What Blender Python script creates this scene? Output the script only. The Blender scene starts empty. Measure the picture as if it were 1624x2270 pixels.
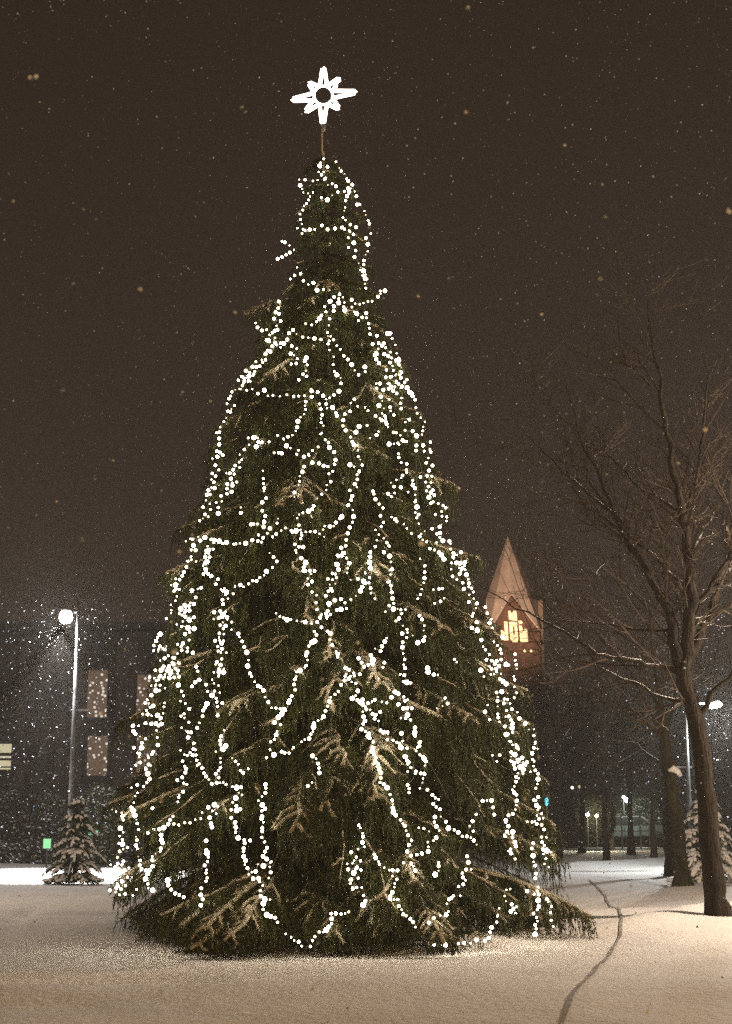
import bpy, math, random
import numpy as np
from mathutils import Vector
R = math.radians
random.seed(7); rng = np.random.default_rng(7)
sc = bpy.context.scene

# ------------------------------------------------------------ camera, sky, light
FPX, CX, CY, PITCH, EYE = 3200.0, 812.0, 1135.0, R(11.7), 1.6
cam_d = bpy.data.cameras.new('camera'); cam = bpy.data.objects.new('camera', cam_d)
sc.collection.objects.link(cam); sc.camera = cam
cam.location = (0, 0, EYE); cam.rotation_euler = (R(90) + PITCH, 0, 0)
cam_d.sensor_fit = 'VERTICAL'; cam_d.sensor_height = 24; cam_d.lens = 24 * FPX / 2270
cam_d.dof.use_dof = True; cam_d.dof.focus_distance = 21.0; cam_d.dof.aperture_fstop = cam_d.lens / 1000 / .0055
cam_d.clip_start = 0.05; cam_d.clip_end = 2000

w = bpy.data.worlds.new('World'); sc.world = w; w.use_nodes = True
nt = w.node_tree; nt.nodes.clear()
wo = nt.nodes.new('ShaderNodeOutputWorld'); bg = nt.nodes.new('ShaderNodeBackground')
geo = nt.nodes.new('ShaderNodeTexCoord'); sep = nt.nodes.new('ShaderNodeSeparateXYZ')
ramp = nt.nodes.new('ShaderNodeValToRGB')
ramp.color_ramp.elements[0].position = 0.0; ramp.color_ramp.elements[0].color = (.038, .0255, .0175, 1)
ramp.color_ramp.elements[1].position = 0.55; ramp.color_ramp.elements[1].color = (.022, .0145, .0105, 1)
nt.links.new(geo.outputs['Generated'], sep.inputs[0]); nt.links.new(sep.outputs['Z'], ramp.inputs[0])
nt.links.new(ramp.outputs[0], bg.inputs[0]); nt.links.new(bg.outputs[0], wo.inputs[0])
bg.inputs[1].default_value = 1.0
sc.view_settings.view_transform = 'Standard'; sc.view_settings.look = 'None'
sc.view_settings.exposure = 0; sc.view_settings.gamma = 1
sc.cycles.volume_bounces = 0; sc.cycles.max_bounces = 5; sc.cycles.diffuse_bounces = 3
sc.cycles.transparent_max_bounces = 8; sc.cycles.sample_clamp_indirect = 2.0
sc.cycles.use_light_tree = True; sc.cycles.use_denoising = False

# ------------------------------------------------------------ helpers
def ray(px, py):
    sx, sy = (px - CX) / FPX, (CY - py) / FPX
    c, s = math.cos(PITCH), math.sin(PITCH)
    return np.array([sx, c - sy * s, s + sy * c])
def P(px, py, Y):
    d = ray(px, py); d = d * (Y / d[1]); return np.array([d[0], d[1], d[2] + EYE])
def G(px, py, z=0.0):
    d = ray(px, py); k = (z - EYE) / d[2]; return np.array([d[0] * k, d[1] * k, z])

class MB:
    def __init__(s): s.v = []; s.f = []; s.n = 0
    def add(s, v, f):
        v = np.asarray(v, float).reshape(-1, 3); s.v.append(v)
        s.f += [tuple(int(i) + s.n for i in q) for q in f]; s.n += len(v)
    def box(s, c, d, rz=0.0):
        hx, hy, hz = d[0] / 2, d[1] / 2, d[2] / 2
        v = np.array([(x, y, z) for z in (-hz, hz) for x, y in ((-hx, -hy), (hx, -hy), (hx, hy), (-hx, hy))])
        ca, sa = math.cos(rz), math.sin(rz)
        v = np.stack([v[:, 0] * ca - v[:, 1] * sa, v[:, 0] * sa + v[:, 1] * ca, v[:, 2]], 1) + np.array(c)
        s.add(v, [(3, 2, 1, 0), (4, 5, 6, 7), (0, 1, 5, 4), (1, 2, 6, 5), (2, 3, 7, 6), (3, 0, 4, 7)])
    def tube(s, pts, rad, n=6, closed=False, cap=True):
        pts = np.asarray(pts, float); m = len(pts)
        rad = np.full(m, rad) if np.isscalar(rad) else np.asarray(rad, float)
        if closed: t = np.roll(pts, -1, 0) - np.roll(pts, 1, 0)
        else: t = np.gradient(pts, axis=0)
        t /= np.linalg.norm(t, axis=1)[:, None] + 1e-9
        ref = np.where(np.abs(t[:, 2:3]) > .9, np.array([[1., 0, 0]]), np.array([[0, 0, 1.]]))
        a = np.cross(t, ref); a /= np.linalg.norm(a, axis=1)[:, None] + 1e-9
        b = np.cross(t, a)
        an = np.arange(n) * 2 * math.pi / n
        v = pts[:, None] + rad[:, None, None] * (a[:, None] * np.cos(an)[None, :, None] + b[:, None] * np.sin(an)[None, :, None])
        f = []
        mm = m if closed else m - 1
        for i in range(mm):
            j = (i + 1) % m
            for k in range(n):
                l = (k + 1) % n; f.append((i * n + k, i * n + l, j * n + l, j * n + k))
        if cap and not closed: f += [tuple(range(n))[::-1], tuple((m - 1) * n + k for k in range(n))]
        s.add(v, f)
    def lathe(s, prof, c, n=16):
        v = []; f = []
        for r, z in prof:
            for k in range(n):
                a = 2 * math.pi * k / n; v.append((c[0] + r * math.cos(a), c[1] + r * math.sin(a), c[2] + z))
        m = len(prof)
        for i in range(m - 1):
            for k in range(n):
                l = (k + 1) % n; f.append((i * n + k, i * n + l, (i + 1) * n + l, (i + 1) * n + k))
        f += [tuple(range(n))[::-1], tuple((m - 1) * n + k for k in range(n))]
        s.add(v, f)
    def prism(s, poly, depth):   # poly in (x, z), local y from 0 to depth
        n = len(poly); v = [(x, 0, z) for x, z in poly] + [(x, depth, z) for x, z in poly]
        f = [tuple(range(n)), tuple(range(n, 2 * n))[::-1]]
        for k in range(n): l = (k + 1) % n; f.append((k, k + n, l + n, l))
        s.add(v, f)
    def build(s, name, m, parent=None, smooth=False, loc=None):
        me = bpy.data.meshes.new(name)
        if s.n: me.from_pydata(np.concatenate(s.v).tolist(), [], s.f)
        me.materials.append(m)
        if smooth: me.polygons.foreach_set('use_smooth', [True] * len(me.polygons))
        me.update(); o = bpy.data.objects.new(name, me); sc.collection.objects.link(o)
        if loc is not None: o.location = loc
        if parent: link(o, parent)
        return o
def link(o, p):
    o.parent = p
def tri_obj(name, verts, m, parent=None):    # verts (n,3,3) triangles
    n = len(verts); me = bpy.data.meshes.new(name)
    me.vertices.add(n * 3); me.vertices.foreach_set('co', verts.reshape(-1).astype(np.float32))
    me.loops.add(n * 3); me.loops.foreach_set('vertex_index', np.arange(n * 3, dtype=np.int32))
    me.polygons.add(n); me.polygons.foreach_set('loop_start', np.arange(0, n * 3, 3, dtype=np.int32))
    try: me.polygons.foreach_set('loop_total', np.full(n, 3, dtype=np.int32))
    except Exception: pass
    me.materials.append(m); me.update(calc_edges=True)
    o = bpy.data.objects.new(name, me); sc.collection.objects.link(o)
    if parent: link(o, parent)
    return o
def tag(o, label=None, cat=None, group=None, kind=None):
    if label: o['label'] = label
    if cat: o['category'] = cat
    if group: o['group'] = group
    if kind: o['kind'] = kind
    return o
def empty(name, label, cat, group=None):
    o = bpy.data.objects.new(name, None); sc.collection.objects.link(o); o.empty_display_size = .2
    return tag(o, label, cat, group)

def mat(name, col, rough=.8, noise=None, scale=3.0, snow=None, emit=None, estr=0, bump=0.0, bscale=20.0, metallic=0.0, stretch=None):
    m = bpy.data.materials.new(name); m.use_nodes = True; t = m.node_tree; b = t.nodes['Principled BSDF']
    b.inputs['Base Color'].default_value = (*col, 1); b.inputs['Roughness'].default_value = rough
    b.inputs['Metallic'].default_value = metallic
    b.inputs['Specular IOR Level'].default_value = .25
    g = t.nodes.new('ShaderNodeNewGeometry'); csock = None; pos = g.outputs['Position']
    if stretch:
        vm = t.nodes.new('ShaderNodeVectorMath'); vm.operation = 'MULTIPLY'; vm.inputs[1].default_value = (1, 1, stretch)
        t.links.new(pos, vm.inputs[0]); pos = vm.outputs[0]
    if noise:
        nz = t.nodes.new('ShaderNodeTexNoise'); nz.inputs['Scale'].default_value = scale; nz.inputs['Detail'].default_value = 5
        t.links.new(pos, nz.inputs['Vector'])
        mp = t.nodes.new('ShaderNodeMapRange'); mp.inputs[1].default_value = .35; mp.inputs[2].default_value = .65
        t.links.new(nz.outputs[0], mp.inputs[0])
        mx = t.nodes.new('ShaderNodeMix'); mx.data_type = 'RGBA'; mx.inputs[6].default_value = (*col, 1); mx.inputs[7].default_value = (*noise, 1)
        t.links.new(mp.outputs[0], mx.inputs[0]); t.links.new(mx.outputs[2], b.inputs['Base Color']); csock = mx.outputs[2]
    if snow is not None:       # snow lying on upward faces, patchy
        sp = t.nodes.new('ShaderNodeSeparateXYZ'); t.links.new(g.outputs['Normal'], sp.inputs[0])
        n2 = t.nodes.new('ShaderNodeTexNoise'); n2.inputs['Scale'].default_value = 9; t.links.new(g.outputs['Position'], n2.inputs['Vector'])
        ad = t.nodes.new('ShaderNodeMath'); ad.operation = 'MULTIPLY_ADD'; t.links.new(n2.outputs[0], ad.inputs[0]); ad.inputs[1].default_value = .9
        t.links.new(sp.outputs['Z'], ad.inputs[2])
        m2 = t.nodes.new('ShaderNodeMapRange'); m2.inputs[1].default_value = snow + .45; m2.inputs[2].default_value = snow + .6
        t.links.new(ad.outputs[0], m2.inputs[0])
        mx2 = t.nodes.new('ShaderNodeMix'); mx2.data_type = 'RGBA'; t.links.new(m2.outputs[0], mx2.inputs[0])
        if csock: t.links.new(csock, mx2.inputs[6])
        else: mx2.inputs[6].default_value = (*col, 1)
        mx2.inputs[7].default_value = (.72, .73, .75, 1); t.links.new(mx2.outputs[2], b.inputs['Base Color'])
    if bump:
        n3 = t.nodes.new('ShaderNodeTexNoise'); n3.inputs['Scale'].default_value = bscale; n3.inputs['Detail'].default_value = 6
        t.links.new(pos, n3.inputs['Vector'])
        bp = t.nodes.new('ShaderNodeBump'); bp.inputs['Strength'].default_value = bump; bp.inputs['Distance'].default_value = .05
        t.links.new(n3.outputs[0], bp.inputs['Height']); t.links.new(bp.outputs[0], b.inputs['Normal'])
    if emit:
        b.inputs['Emission Color'].default_value = (*emit, 1); b.inputs['Emission Strength'].default_value = estr
    return m

M = dict(
    snow=mat('snow', (.74, .72, .70), .85, noise=(.66, .64, .62), scale=.8, bump=.5, bscale=14),
    snowtree=mat('snow_on_branches', (.60, .55, .44), .9, noise=(.30, .28, .20), scale=11, bump=.6, bscale=60),
    needle=mat('needles', (.068, .076, .018), .6, noise=(.010, .019, .006), scale=6.5, stretch=.16),
    needle2=mat('needles_grey', (.05, .075, .05), .6, noise=(.03, .045, .03), scale=5),
    bark=mat('bark', (.032, .023, .015), .95, noise=(.009, .007, .005), scale=14, bump=1.0, bscale=34, snow=.6, stretch=.22),
    bark_moss=mat('mossy_bark', (.038, .030, .015), .95, noise=(.014, .015, .006), scale=10, bump=1.0, bscale=30, snow=.8, stretch=.22),
    limb=mat('limb_bark', (.06, .04, .025), .9, noise=(.03, .02, .012), scale=10),
    twig=mat('twig', (.045, .032, .022), .9, snow=.6),
    cable=mat('cable', (.05, .055, .03), .6),
    metal=mat('lamp_metal', (.20, .20, .20), .5, noise=(.13, .13, .13), scale=6),
    postmetal=mat('post_metal', (.075, .078, .08), .45, noise=(.035, .035, .035), scale=4),
    darkmetal=mat('dark_metal', (.05, .05, .05), .5),
    bulb=mat('bulb_glass', (.8, .8, .8), .3, emit=(1, .86, .64), estr=18),
    star=mat('star_tube_light', (.8, .8, .8), .3, emit=(1, .88, .74), estr=7),
    lens=mat('lamp_lens', (.9, .9, .9), .3, emit=(1, .96, .93), estr=40),
    slush=mat('slush', (.16, .14, .12), .7, noise=(.34, .32, .30), scale=9),
    wall=mat('dark_wall', (.06, .055, .05), .8, noise=(.035, .033, .03), scale=.8),
    wall2=mat('dark_pilaster', (.10, .085, .075), .8, noise=(.06, .055, .05), scale=1.5),
    brick=mat('red_brick', (.17, .085, .055), .9, noise=(.10, .05, .035), scale=2.5),
    copper=mat('spire_metal', (.62, .50, .42), .7, noise=(.48, .37, .30), scale=1.2),
    pale=mat('pale_render', (.24, .17, .11), .9, noise=(.18, .13, .09), scale=1),
    hedge=mat('hedge_leaf', (.045, .048, .022), .8, noise=(.02, .03, .012), scale=4, snow=.62),
    flake=mat('snowflake', (.42, .46, .55), .9),
    jol=mat('lit_letter', (.8, .7, .5), .5, emit=(1, .74, .34), estr=.95),
    yellow=mat('yellow_window', (.3, .3, .2), .5, emit=(1, .90, .55), estr=.55),
    cyan=mat('cyan_light', (.2, .4, .5), .5, emit=(.28, .62, .85), estr=.55),
    green=mat('green_light', (.2, .5, .3), .5, emit=(.30, 1, .42), estr=.62),
    blue=mat('blue_light', (.1, .5, .7), .5, emit=(.1, .72, 1), estr=1.4),
    white=mat('small_lamp', (.8, .8, .8), .5, emit=(.9, 1, .95), estr=2.2),
    post=mat('yellow_post', (.45, .38, .2), .6, noise=(.3, .26, .15), scale=3),
    carpaint=mat('car_paint', (.10, .11, .11), .35, snow=.3),
    glass=mat('dark_glass', (.02, .02, .02), .1),
    rubber=mat('rubber', (.02, .02, .02), .9),
)
# pink lit window with glints of lamplit snowflakes painted into its glow as specks
def pane_mat():
    m = bpy.data.materials.new('flake_glint_pane'); m.use_nodes = True; t = m.node_tree; b = t.nodes['Principled BSDF']
    g = t.nodes.new('ShaderNodeNewGeometry'); v = t.nodes.new('ShaderNodeTexVoronoi'); v.inputs['Scale'].default_value = 4.6
    t.links.new(g.outputs['Position'], v.inputs['Vector'])
    r = t.nodes.new('ShaderNodeValToRGB'); e = r.color_ramp.elements
    e[0].position = .20; e[0].color = (.95, .82, .72, 1); e[1].position = .34; e[1].color = (.075, .045, .026, 1)
    x = e.new(.6); x.color = (.13, .075, .042, 1)
    t.links.new(v.outputs['Distance'], r.inputs[0]); b.inputs['Base Color'].default_value = (.05, .05, .05, 1)
    t.links.new(r.outputs[0], b.inputs['Emission Color']); b.inputs['Emission Strength'].default_value = .85
    return m
M['pane'] = pane_mat()

# ------------------------------------------------------------ street lamps and their light
def cone(name, loc, power, col, parent, deg, blend=.35):
    l = bpy.data.lights.new(name, 'SPOT'); l.energy = power; l.color = col; l.spot_size = R(deg); l.spot_blend = blend; l.shadow_soft_size = .12
    o = bpy.data.objects.new(name, l); sc.collection.objects.link(o); o.location = loc; link(o, parent); return o
def point(name, loc, power, col, parent, rad=.14):
    l = bpy.data.lights.new(name, 'POINT'); l.energy = power; l.color = col; l.shadow_soft_size = rad
    o = bpy.data.objects.new(name, l); sc.collection.objects.link(o); o.location = loc; link(o, parent); return o
def street_lamp(base, height, side, label, power, col, mast_top=.35, reach=.45, flat=1.0, tilt=0.0):
    r = empty('street_lamp', label, 'street lamp', 'street lamps'); r.location = base
    mb = MB(); mb.lathe([(.11, 0), (.11, .5), (.07, .56), (.055, height * .5), (.04, height + mast_top)], (0, 0, 0), 12); mb.build('post', M['postmetal'], r, True)
    mb = MB(); mb.box((side * reach / 2, 0, height), (reach, .05, .05)); mb.build('arm', M['metal'], r)
    hx = side * (reach + .2)
    mb = MB(); mb.lathe([(.02, .14), (.10, .13), (.13, .09), (.12, 0.06)], (0, 0, 0), 18); h = mb.build('lamp_head', M['metal'], r, True); h.location = (hx, 0, height - .02)
    h.rotation_euler = (0, tilt, 0)
    mb = MB(); mb.lathe([(.03, -.27 * flat), (.11, -.25 * flat), (.15, -.20 * flat), (.175, -.12 * flat), (.17, -.03), (.12, .05)], (0, 0, 0), 18); mb.build('lens', M['lens'], h, True)
    mb = MB(); mb.box((side * -.14, 0, height * .62), (.5, .03, .05)); mb.build('bracket', M['metal'], r)
    point('lamp_glow', (hx + side * .12, -.15, height - .45), power, col, r)
    return r
bl = P(174, 1358, 38); lampL = street_lamp((bl[0], 38, 0), bl[2], -1, 'grey street lamp with glaring white head standing behind the small snowy fir', 1100, (1, .96, .93), reach=.12)
cone('lamp_beam', (-.45, 0, bl[2] - .5), 6500, (1, .96, .95), lampL, 74)
b2 = P(1540, 1568, 39); lampR = street_lamp((b2[0] - .25, 39, 0), b2[2] + .1, 1, 'pale lamp post with oval white head partly hidden by the thick bare trunk', 1500, (.96, 1, .98), reach=.62, mast_top=-.2, flat=.35, tilt=R(-14))
lampA = street_lamp((3.0, -9.0, 0), 8.5, -1, 'street lamp behind the camera lighting the foreground snow', 7300, (1, .58, .20), reach=.8)
lampC = street_lamp((10.4, 20.4, 0), 5.2, -1, 'street lamp beyond the frame beside the bare trees', 3600, (1, .78, .58), reach=.8)

fill_lamp = street_lamp((-12.0, 25.0, 0), 5.2, 1, 'unseen street lamp added beyond the left edge of the frame as fill light', 1000, (1, .80, .62), reach=.8)  # added lamp with no visible source, brightens the snow at left
# ------------------------------------------------------------ ground
def vnoise(x, y, s, seed):
    r = np.random.default_rng(seed); T = r.random((64, 64)); x = x / s; y = y / s
    xi = np.floor(x).astype(int); yi = np.floor(y).astype(int); fx = x - xi; fy = y - yi
    fx = fx * fx * (3 - 2 * fx); fy = fy * fy * (3 - 2 * fy); g = lambda i, j: T[i % 64, j % 64]
    return (g(xi, yi) * (1 - fx) + g(xi + 1, yi) * fx) * (1 - fy) + (g(xi, yi + 1) * (1 - fx) + g(xi + 1, yi + 1) * fx) * fy - .5
def seg_d(x, y, pts):
    d = np.full(x.shape, 1e9)
    for (ax, ay), (bx, by) in zip(pts[:-1], pts[1:]):
        vx, vy = bx - ax, by - ay; t = np.clip(((x - ax) * vx + (y - ay) * vy) / (vx * vx + vy * vy), 0, 1)
        d = np.minimum(d, np.hypot(x - ax - t * vx, y - ay - t * vy))
    return d
track_px = [(1236, 2300), (1258, 2245), (1290, 2200), (1333, 2150), (1370, 2095), (1381, 2060), (1372, 2025), (1350, 1995), (1330, 1972), (1305, 1955)]
TR = [tuple(G(*p)[:2]) for p in track_px]
rutA = [tuple(G(*p)[:2]) for p in [(1230, 2003), (1340, 1990), (1480, 1966), (1560, 1955)]]
rutB = [tuple(G(*p)[:2]) for p in [(-40, 2130), (20, 2060), (90, 2010), (160, 1985), (260, 1970)]]
rutC = [tuple(G(*p)[:2]) for p in [(-40, 2075), (60, 2020), (170, 1995), (250, 1990)]]
berm = [tuple(G(*p)[:2]) for p in [(930, 2098), (1150, 2080), (1330, 2072), (1480, 2050), (1640, 2012)]]
berm2 = [tuple(G(*p)[:2]) for p in [(1250, 1925), (1420, 1915), (1660, 1900)]]
BASES = [(P(1592, 1900, 21.4)[0], 21.4), (P(1515, 1900, 31.5)[0], 31.5), (P(1488, 1900, 36)[0], 36)]
def hgt(x, y):
    x = np.asarray(x, float); y = np.asarray(y, float)
    h = vnoise(x, y, 4.5, 1) * .21 + vnoise(x, y, 1.6, 2) * .055 + vnoise(x, y, .5, 3) * .020 + vnoise(x, y, .17, 6) * .008
    h = h * np.clip(1.2 - y / 120, .2, 1)
    h += .10 * np.exp(-(seg_d(x, y, berm) / .45) ** 2) + .12 * np.exp(-(seg_d(x, y, berm2) / 1.2) ** 2)
    for bx_, by_ in BASES: h += .05 * np.exp(-(np.hypot(x - bx_, y - by_) / .42) ** 2)
    h -= .03 * np.exp(-(seg_d(x, y, rutA) / .12) ** 2) + .035 * np.exp(-(seg_d(x, y, rutB) / .11) ** 2) + .03 * np.exp(-(seg_d(x, y, rutC) / .12) ** 2)
    d = np.hypot((x + 2.6) / 1.5, (y - 14.9) / .8); h -= .28 * np.exp(-d ** 2)  # hollow shaped to darken the snow like the spruce's cast shadow
    h += .16 * np.exp(-(((x + 3.6) / 1.6) ** 2 + ((y - 13.6) / .7) ** 2))  # raised rim that deepens the imitated shadow in the hollow
    h += .12 * np.exp(-(((x - 4.2) / 1.3) ** 2 + ((y - 13.6) / .8) ** 2))
    return h
def axis(lo, hi, f0, f1, step, grow):
    a = list(np.arange(f0, f1, step)); s = step
    while a[-1] < hi: s *= grow; a.append(a[-1] + s)
    s = step
    while a[0] > lo: s *= grow; a.insert(0, a[0] - s)
    return np.array(a)
gx = axis(-260, 260, -7, 8, .07, 1.12); gy = axis(-60, 600, 9.5, 30, .07, 1.06)
X, Y = np.meshgrid(gx, gy); Z = hgt(X, Y)
nx, ny = len(gx), len(gy); i = np.arange(nx - 1); j = np.arange(ny - 1); I, J = np.meshgrid(i, j); q = J * nx + I
F = np.stack([q, q + 1, q + 1 + nx, q + nx], -1).reshape(-1, 4)
me = bpy.data.meshes.new('snowy_ground'); me.from_pydata(np.stack([X, Y, Z], -1).reshape(-1, 3).tolist(), [], F.tolist())
me.materials.append(M['snow']); me.polygons.foreach_set('use_smooth', [True] * len(me.polygons))
g_o = bpy.data.objects.new('ground', me); sc.collection.objects.link(g_o); tag(g_o, 'trampled snow covering the square', kind='structure')
def ribbon(name, pts, wdt, label, m):
    # dense centre line, wobbling width
    pts = np.array(pts); out = []
    for a, b in zip(pts[:-1], pts[1:]):
        n = max(2, int(np.hypot(*(b - a)) / .08))
        for k in range(n): out.append(a + (b - a) * k / n)
    c = np.array(out); c = np.stack([np.convolve(np.pad(c[:, k], 9, 'edge'), np.ones(19) / 19, 'valid') for k in (0, 1)], 1)
    c[:, 0] += .03 * vnoise(c[:, 0], c[:, 1], .8, 5)
    t = np.gradient(c, axis=0); t /= np.linalg.norm(t, axis=1)[:, None]; nrm = np.stack([-t[:, 1], t[:, 0]], 1)
    wd = wdt * (1 + .9 * vnoise(c[:, 0], c[:, 1], .5, 8)); V = []
    for k in (-1, -.4, .4, 1):
        p = c + nrm * (wd * k)[:, None]; V.append(np.stack([p[:, 0], p[:, 1], hgt(p[:, 0], p[:, 1]) + .016], 1))
    V = np.stack(V, 1); n = len(c); f = [(a * 4 + k, a * 4 + k + 1, a * 4 + k + 5, a * 4 + k + 4) for a in range(n - 1) for k in range(3)]
    mb = MB(); mb.add(V, f); o = mb.build(name, m, None, True); return tag(o, label, kind='structure')
ribbon('track', TR, .019, 'dark narrow wheel track curving through the snow', M['slush'])

# ------------------------------------------------------------ the lit Christmas tree
YT = 20.0
prof = [(345, 712, 722), (372, 690, 745), (400, 672, 776), (450, 668, 795), (500, 662, 820), (560, 640, 818), (620, 646, 832), (655, 622, 842),
        (700, 592, 850), (750, 572, 868), (800, 545, 888), (850, 522, 906), (900, 502, 925), (950, 488, 950), (1000, 474, 962), (1050, 462, 972),
        (1100, 452, 985), (1150, 440, 992), (1200, 420, 1004), (1250, 404, 1028), (1300, 382, 1042), (1350, 374, 1062), (1400, 358, 1092),
        (1450, 348, 1122), (1500, 336, 1145), (1550, 318, 1158), (1600, 302, 1182), (1650, 292, 1192), (1700, 286, 1194), (1750, 274, 1198),
        (1800, 262, 1204), (1850, 256, 1214), (1900, 250, 1222), (1950, 246, 1236), (2000, 244, 1248), (2040, 246, 1256), (2075, 262, 1262)]
pz, pc, pr = [], [], []
for y, a, b in prof:
    A = P(a, y, YT); B = P(b, y, YT); pz.append(A[2]); pc.append((A[0] + B[0]) / 2); pr.append((B[0] - A[0]) / 2)
pz, pc, pr = np.array(pz)[::-1], np.array(pc)[::-1], np.array(pr)[::-1]
def env(z): return np.interp(z, pz, pc), np.interp(z, pz, pr)
ZTOP = pz[-1]

tree = empty('christmas_tree', 'tall broad spruce with snow dusted drooping boughs, hung all over with white lights', 'Christmas tree')
c0 = env(.3)[0]; c1 = env(ZTOP)[0]
mb = MB(); zz = np.linspace(-.1, ZTOP + .05, 14)
mb.tube(np.stack([c0 + (c1 - c0) * zz / ZTOP, np.full(14, YT), zz], 1), .24 * (1 - zz / (ZTOP + .6)) + .012, 10); mb.build('trunk', M['bark'], tree, True)
limbs = MB(); snowb = MB(); tris = []; stris = []; snow_lobes = []
def needles(p, d, per, ln, wd, spread=.8):
    """p,d (n,3) stems start and vector; returns triangles along them"""
    n = len(p); t = rng.random((n, per))
    o = p[:, None] + d[:, None] * t[..., None]
    dn = d / (np.linalg.norm(d, axis=1)[:, None] + 1e-9)
    r = rng.normal(size=(n, per, 3)); r /= np.linalg.norm(r, axis=2)[..., None]
    v = dn[:, None] * .75 + r * spread; v *= (ln * (.6 + .8 * rng.random((n, per))))[..., None] / np.linalg.norm(v, axis=2)[..., None]
    s = np.cross(v, rng.normal(size=(n, per, 3))); s *= (wd / 2) / (np.linalg.norm(s, axis=2)[..., None] + 1e-9)
    return np.stack([o - s, o + s, o + v], 2).reshape(-1, 3, 3)
def bough(z0, az, zt, Rt, cx, dens=1.0, snowy=1.0, curl=0.0):
    hang = .55 + .8 * rng.random()
    c, s = math.cos(az), math.sin(az); out = np.array([c, s, 0]); side = np.array([-s, c, 0])
    n = 12; t = np.linspace(0, 1, n)
    wob = np.cumsum(rng.normal(0, .030, n)) * Rt
    if curl >= 0: curl += .05
    zt_line = z0 + (zt - z0) * t ** 1.6 + curl * Rt * np.sin(t * math.pi)
    base = np.array([cx, YT, 0.])
    pts = base + out * (t * Rt)[:, None] + side * wob[:, None]; pts[:, 2] = zt_line
    limbs.tube(pts, .028 * (1 - t) * min(1.3, .4 + Rt / 2.5) + .006, 5, cap=False)
    f = lambda tt: np.stack([np.interp(tt, t, pts[:, k]) for k in range(3)], -1)
    if snowy > .6:      # clumped snow: a thick crest with drooping fingers to both sides
        ts = np.linspace(.52, 1.0, 12); q = f(ts); q[:, 2] += .02
        snowb.tube(q, np.interp(ts, [.5, .8, 1], [.012, .030, .020]) * (.75 + .6 * rng.random(12)), 7)
        tt = .60 + .05 * rng.random()
        while tt < .99:
            for sd in (-1, 1):
                if rng.random() < .30: continue
                Lf = (.14 + .75 * (1 - tt)) * (.4 + 1.0 * rng.random()) * min(1, .45 + Rt * .3); m = 6; u = np.linspace(0, 1, m)
                dr = out * (.25 + .8 * rng.random()) + side * sd * (.5 + .5 * rng.random()); dr /= np.linalg.norm(dr); q = f(np.array([tt]))[0] + dr * (u * Lf)[:, None]
                q[:, 2] += .015 - Lf * (.55 + .3 * rng.random()) * u ** 1.8; q += rng.normal(0, .008, q.shape); q[:, 2] = np.maximum(q[:, 2], .06)
                snowb.tube(q, np.array([.020, .024, .021, .018, .015, .010]) * (.6 + .8 * rng.random(6)), 6)
                dd = np.diff(q, axis=0); stris.append(needles(q[:-1], dd, 9, .055, .014))
            tt += (.06 + .10 * rng.random()) / max(Rt, 1) * 1.6
    elif snowy > .25:
        ts = np.linspace(.74 + .18 * rng.random(), 1.0, 9); q = f(ts); q[:, 2] += .016; q += rng.normal(0, .008, q.shape)
        snowb.tube(q, (.004 + .014 * rng.random(9)), 5)
    t0 = .22 if Rt > .8 else .08
    nb = max(5, int((1 - t0) * Rt / .080 * dens))
    for k in range(nb):
        tt = t0 + (1 - t0) * (k + rng.random()) / nb
        for sd in (-1, 1):
            L = min(.50, (.18 + .50 * (1 - tt) * min(1.6, Rt) ) ) * (.75 + .5 * rng.random()) * min(1, .45 + Rt * .4)
            o = f(np.array([tt]))[0]; m = 6; u = np.linspace(0, 1, m)
            fw = .65 + .3 * rng.random(); dr = out * fw + side * sd * (.75 + .25 * rng.random()); dr /= np.linalg.norm(dr)
            q = o + dr * (u * L)[:, None]; q[:, 2] -= L * (.35 + .45 * rng.random()) * u ** 1.7
            q[:, 2] = np.maximum(q[:, 2], .05)
            if tt > .62 and rng.random() < (.10 if snowy > .6 else .10 * snowy):
                qs = q[:4 + int(rng.random() * 2)].copy(); qs[:, 2] += .012; qs += rng.normal(0, .007, qs.shape); k0 = 0; m_s = len(qs)
                snowb.tube(qs, (.006 + .016 * rng.random(m_s)) * np.linspace(1.2, .7, m_s), 6)
                dd = np.diff(q, axis=0); stris.append(needles(q[:4], dd[:4], 9, .055, .013))
            dd = np.diff(q, axis=0); tris.append(needles(q[:-1], dd, 5, .06, .012))
            nt_ = max(2, int(L / .055 * dens))
            uu = rng.random(nt_); hp = np.stack([np.interp(uu, u, q[:, kk]) for kk in range(3)], -1)
            hl = (.12 + .46 * rng.random(nt_) ** 1.5) * min(1, .35 + Rt * .42) * hang
            hd = rng.normal(0, .13, (nt_, 3)) + out * .10; hd[:, 2] = -1; hd *= hl[:, None]
            low = hp[:, 2] + hd[:, 2]; hd[:, 2] = np.where(low < .03, -np.maximum(hp[:, 2] - .03, .01), hd[:, 2])
            tris.append(needles(hp, hd, 15 if dens > .7 else 8, .050, .0110, .30))
ga = 0.0
z = .42; k = 0
while z < ZTOP - .05:
    cx, Rr = env(z); ga += 2.39996 + rng.normal(0, .1)
    back = math.sin(ga) > .25
    nv = vnoise(np.array([(ga % 6.283) * 2.2 + 20]), np.array([z * 1.15]), 1.0, 11)[0]; rr = Rr * float(np.clip(.92 + .12 * rng.random() + 1.0 * min(nv + .14, 0), .55, 1.05))
    rise = (.22 + .22 * rng.random()) * rr + .05
    bough(z + rise, ga, z, rr, cx, .6 if back else 1.0, (1.0 if rng.random() < .07 else .26 + .3 * rng.random()) * (.3 if back else 1), .05 * rng.normal())
    z += .020 + .030 / (Rr + .25) ; k += 1
print('boughs', k)
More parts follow.
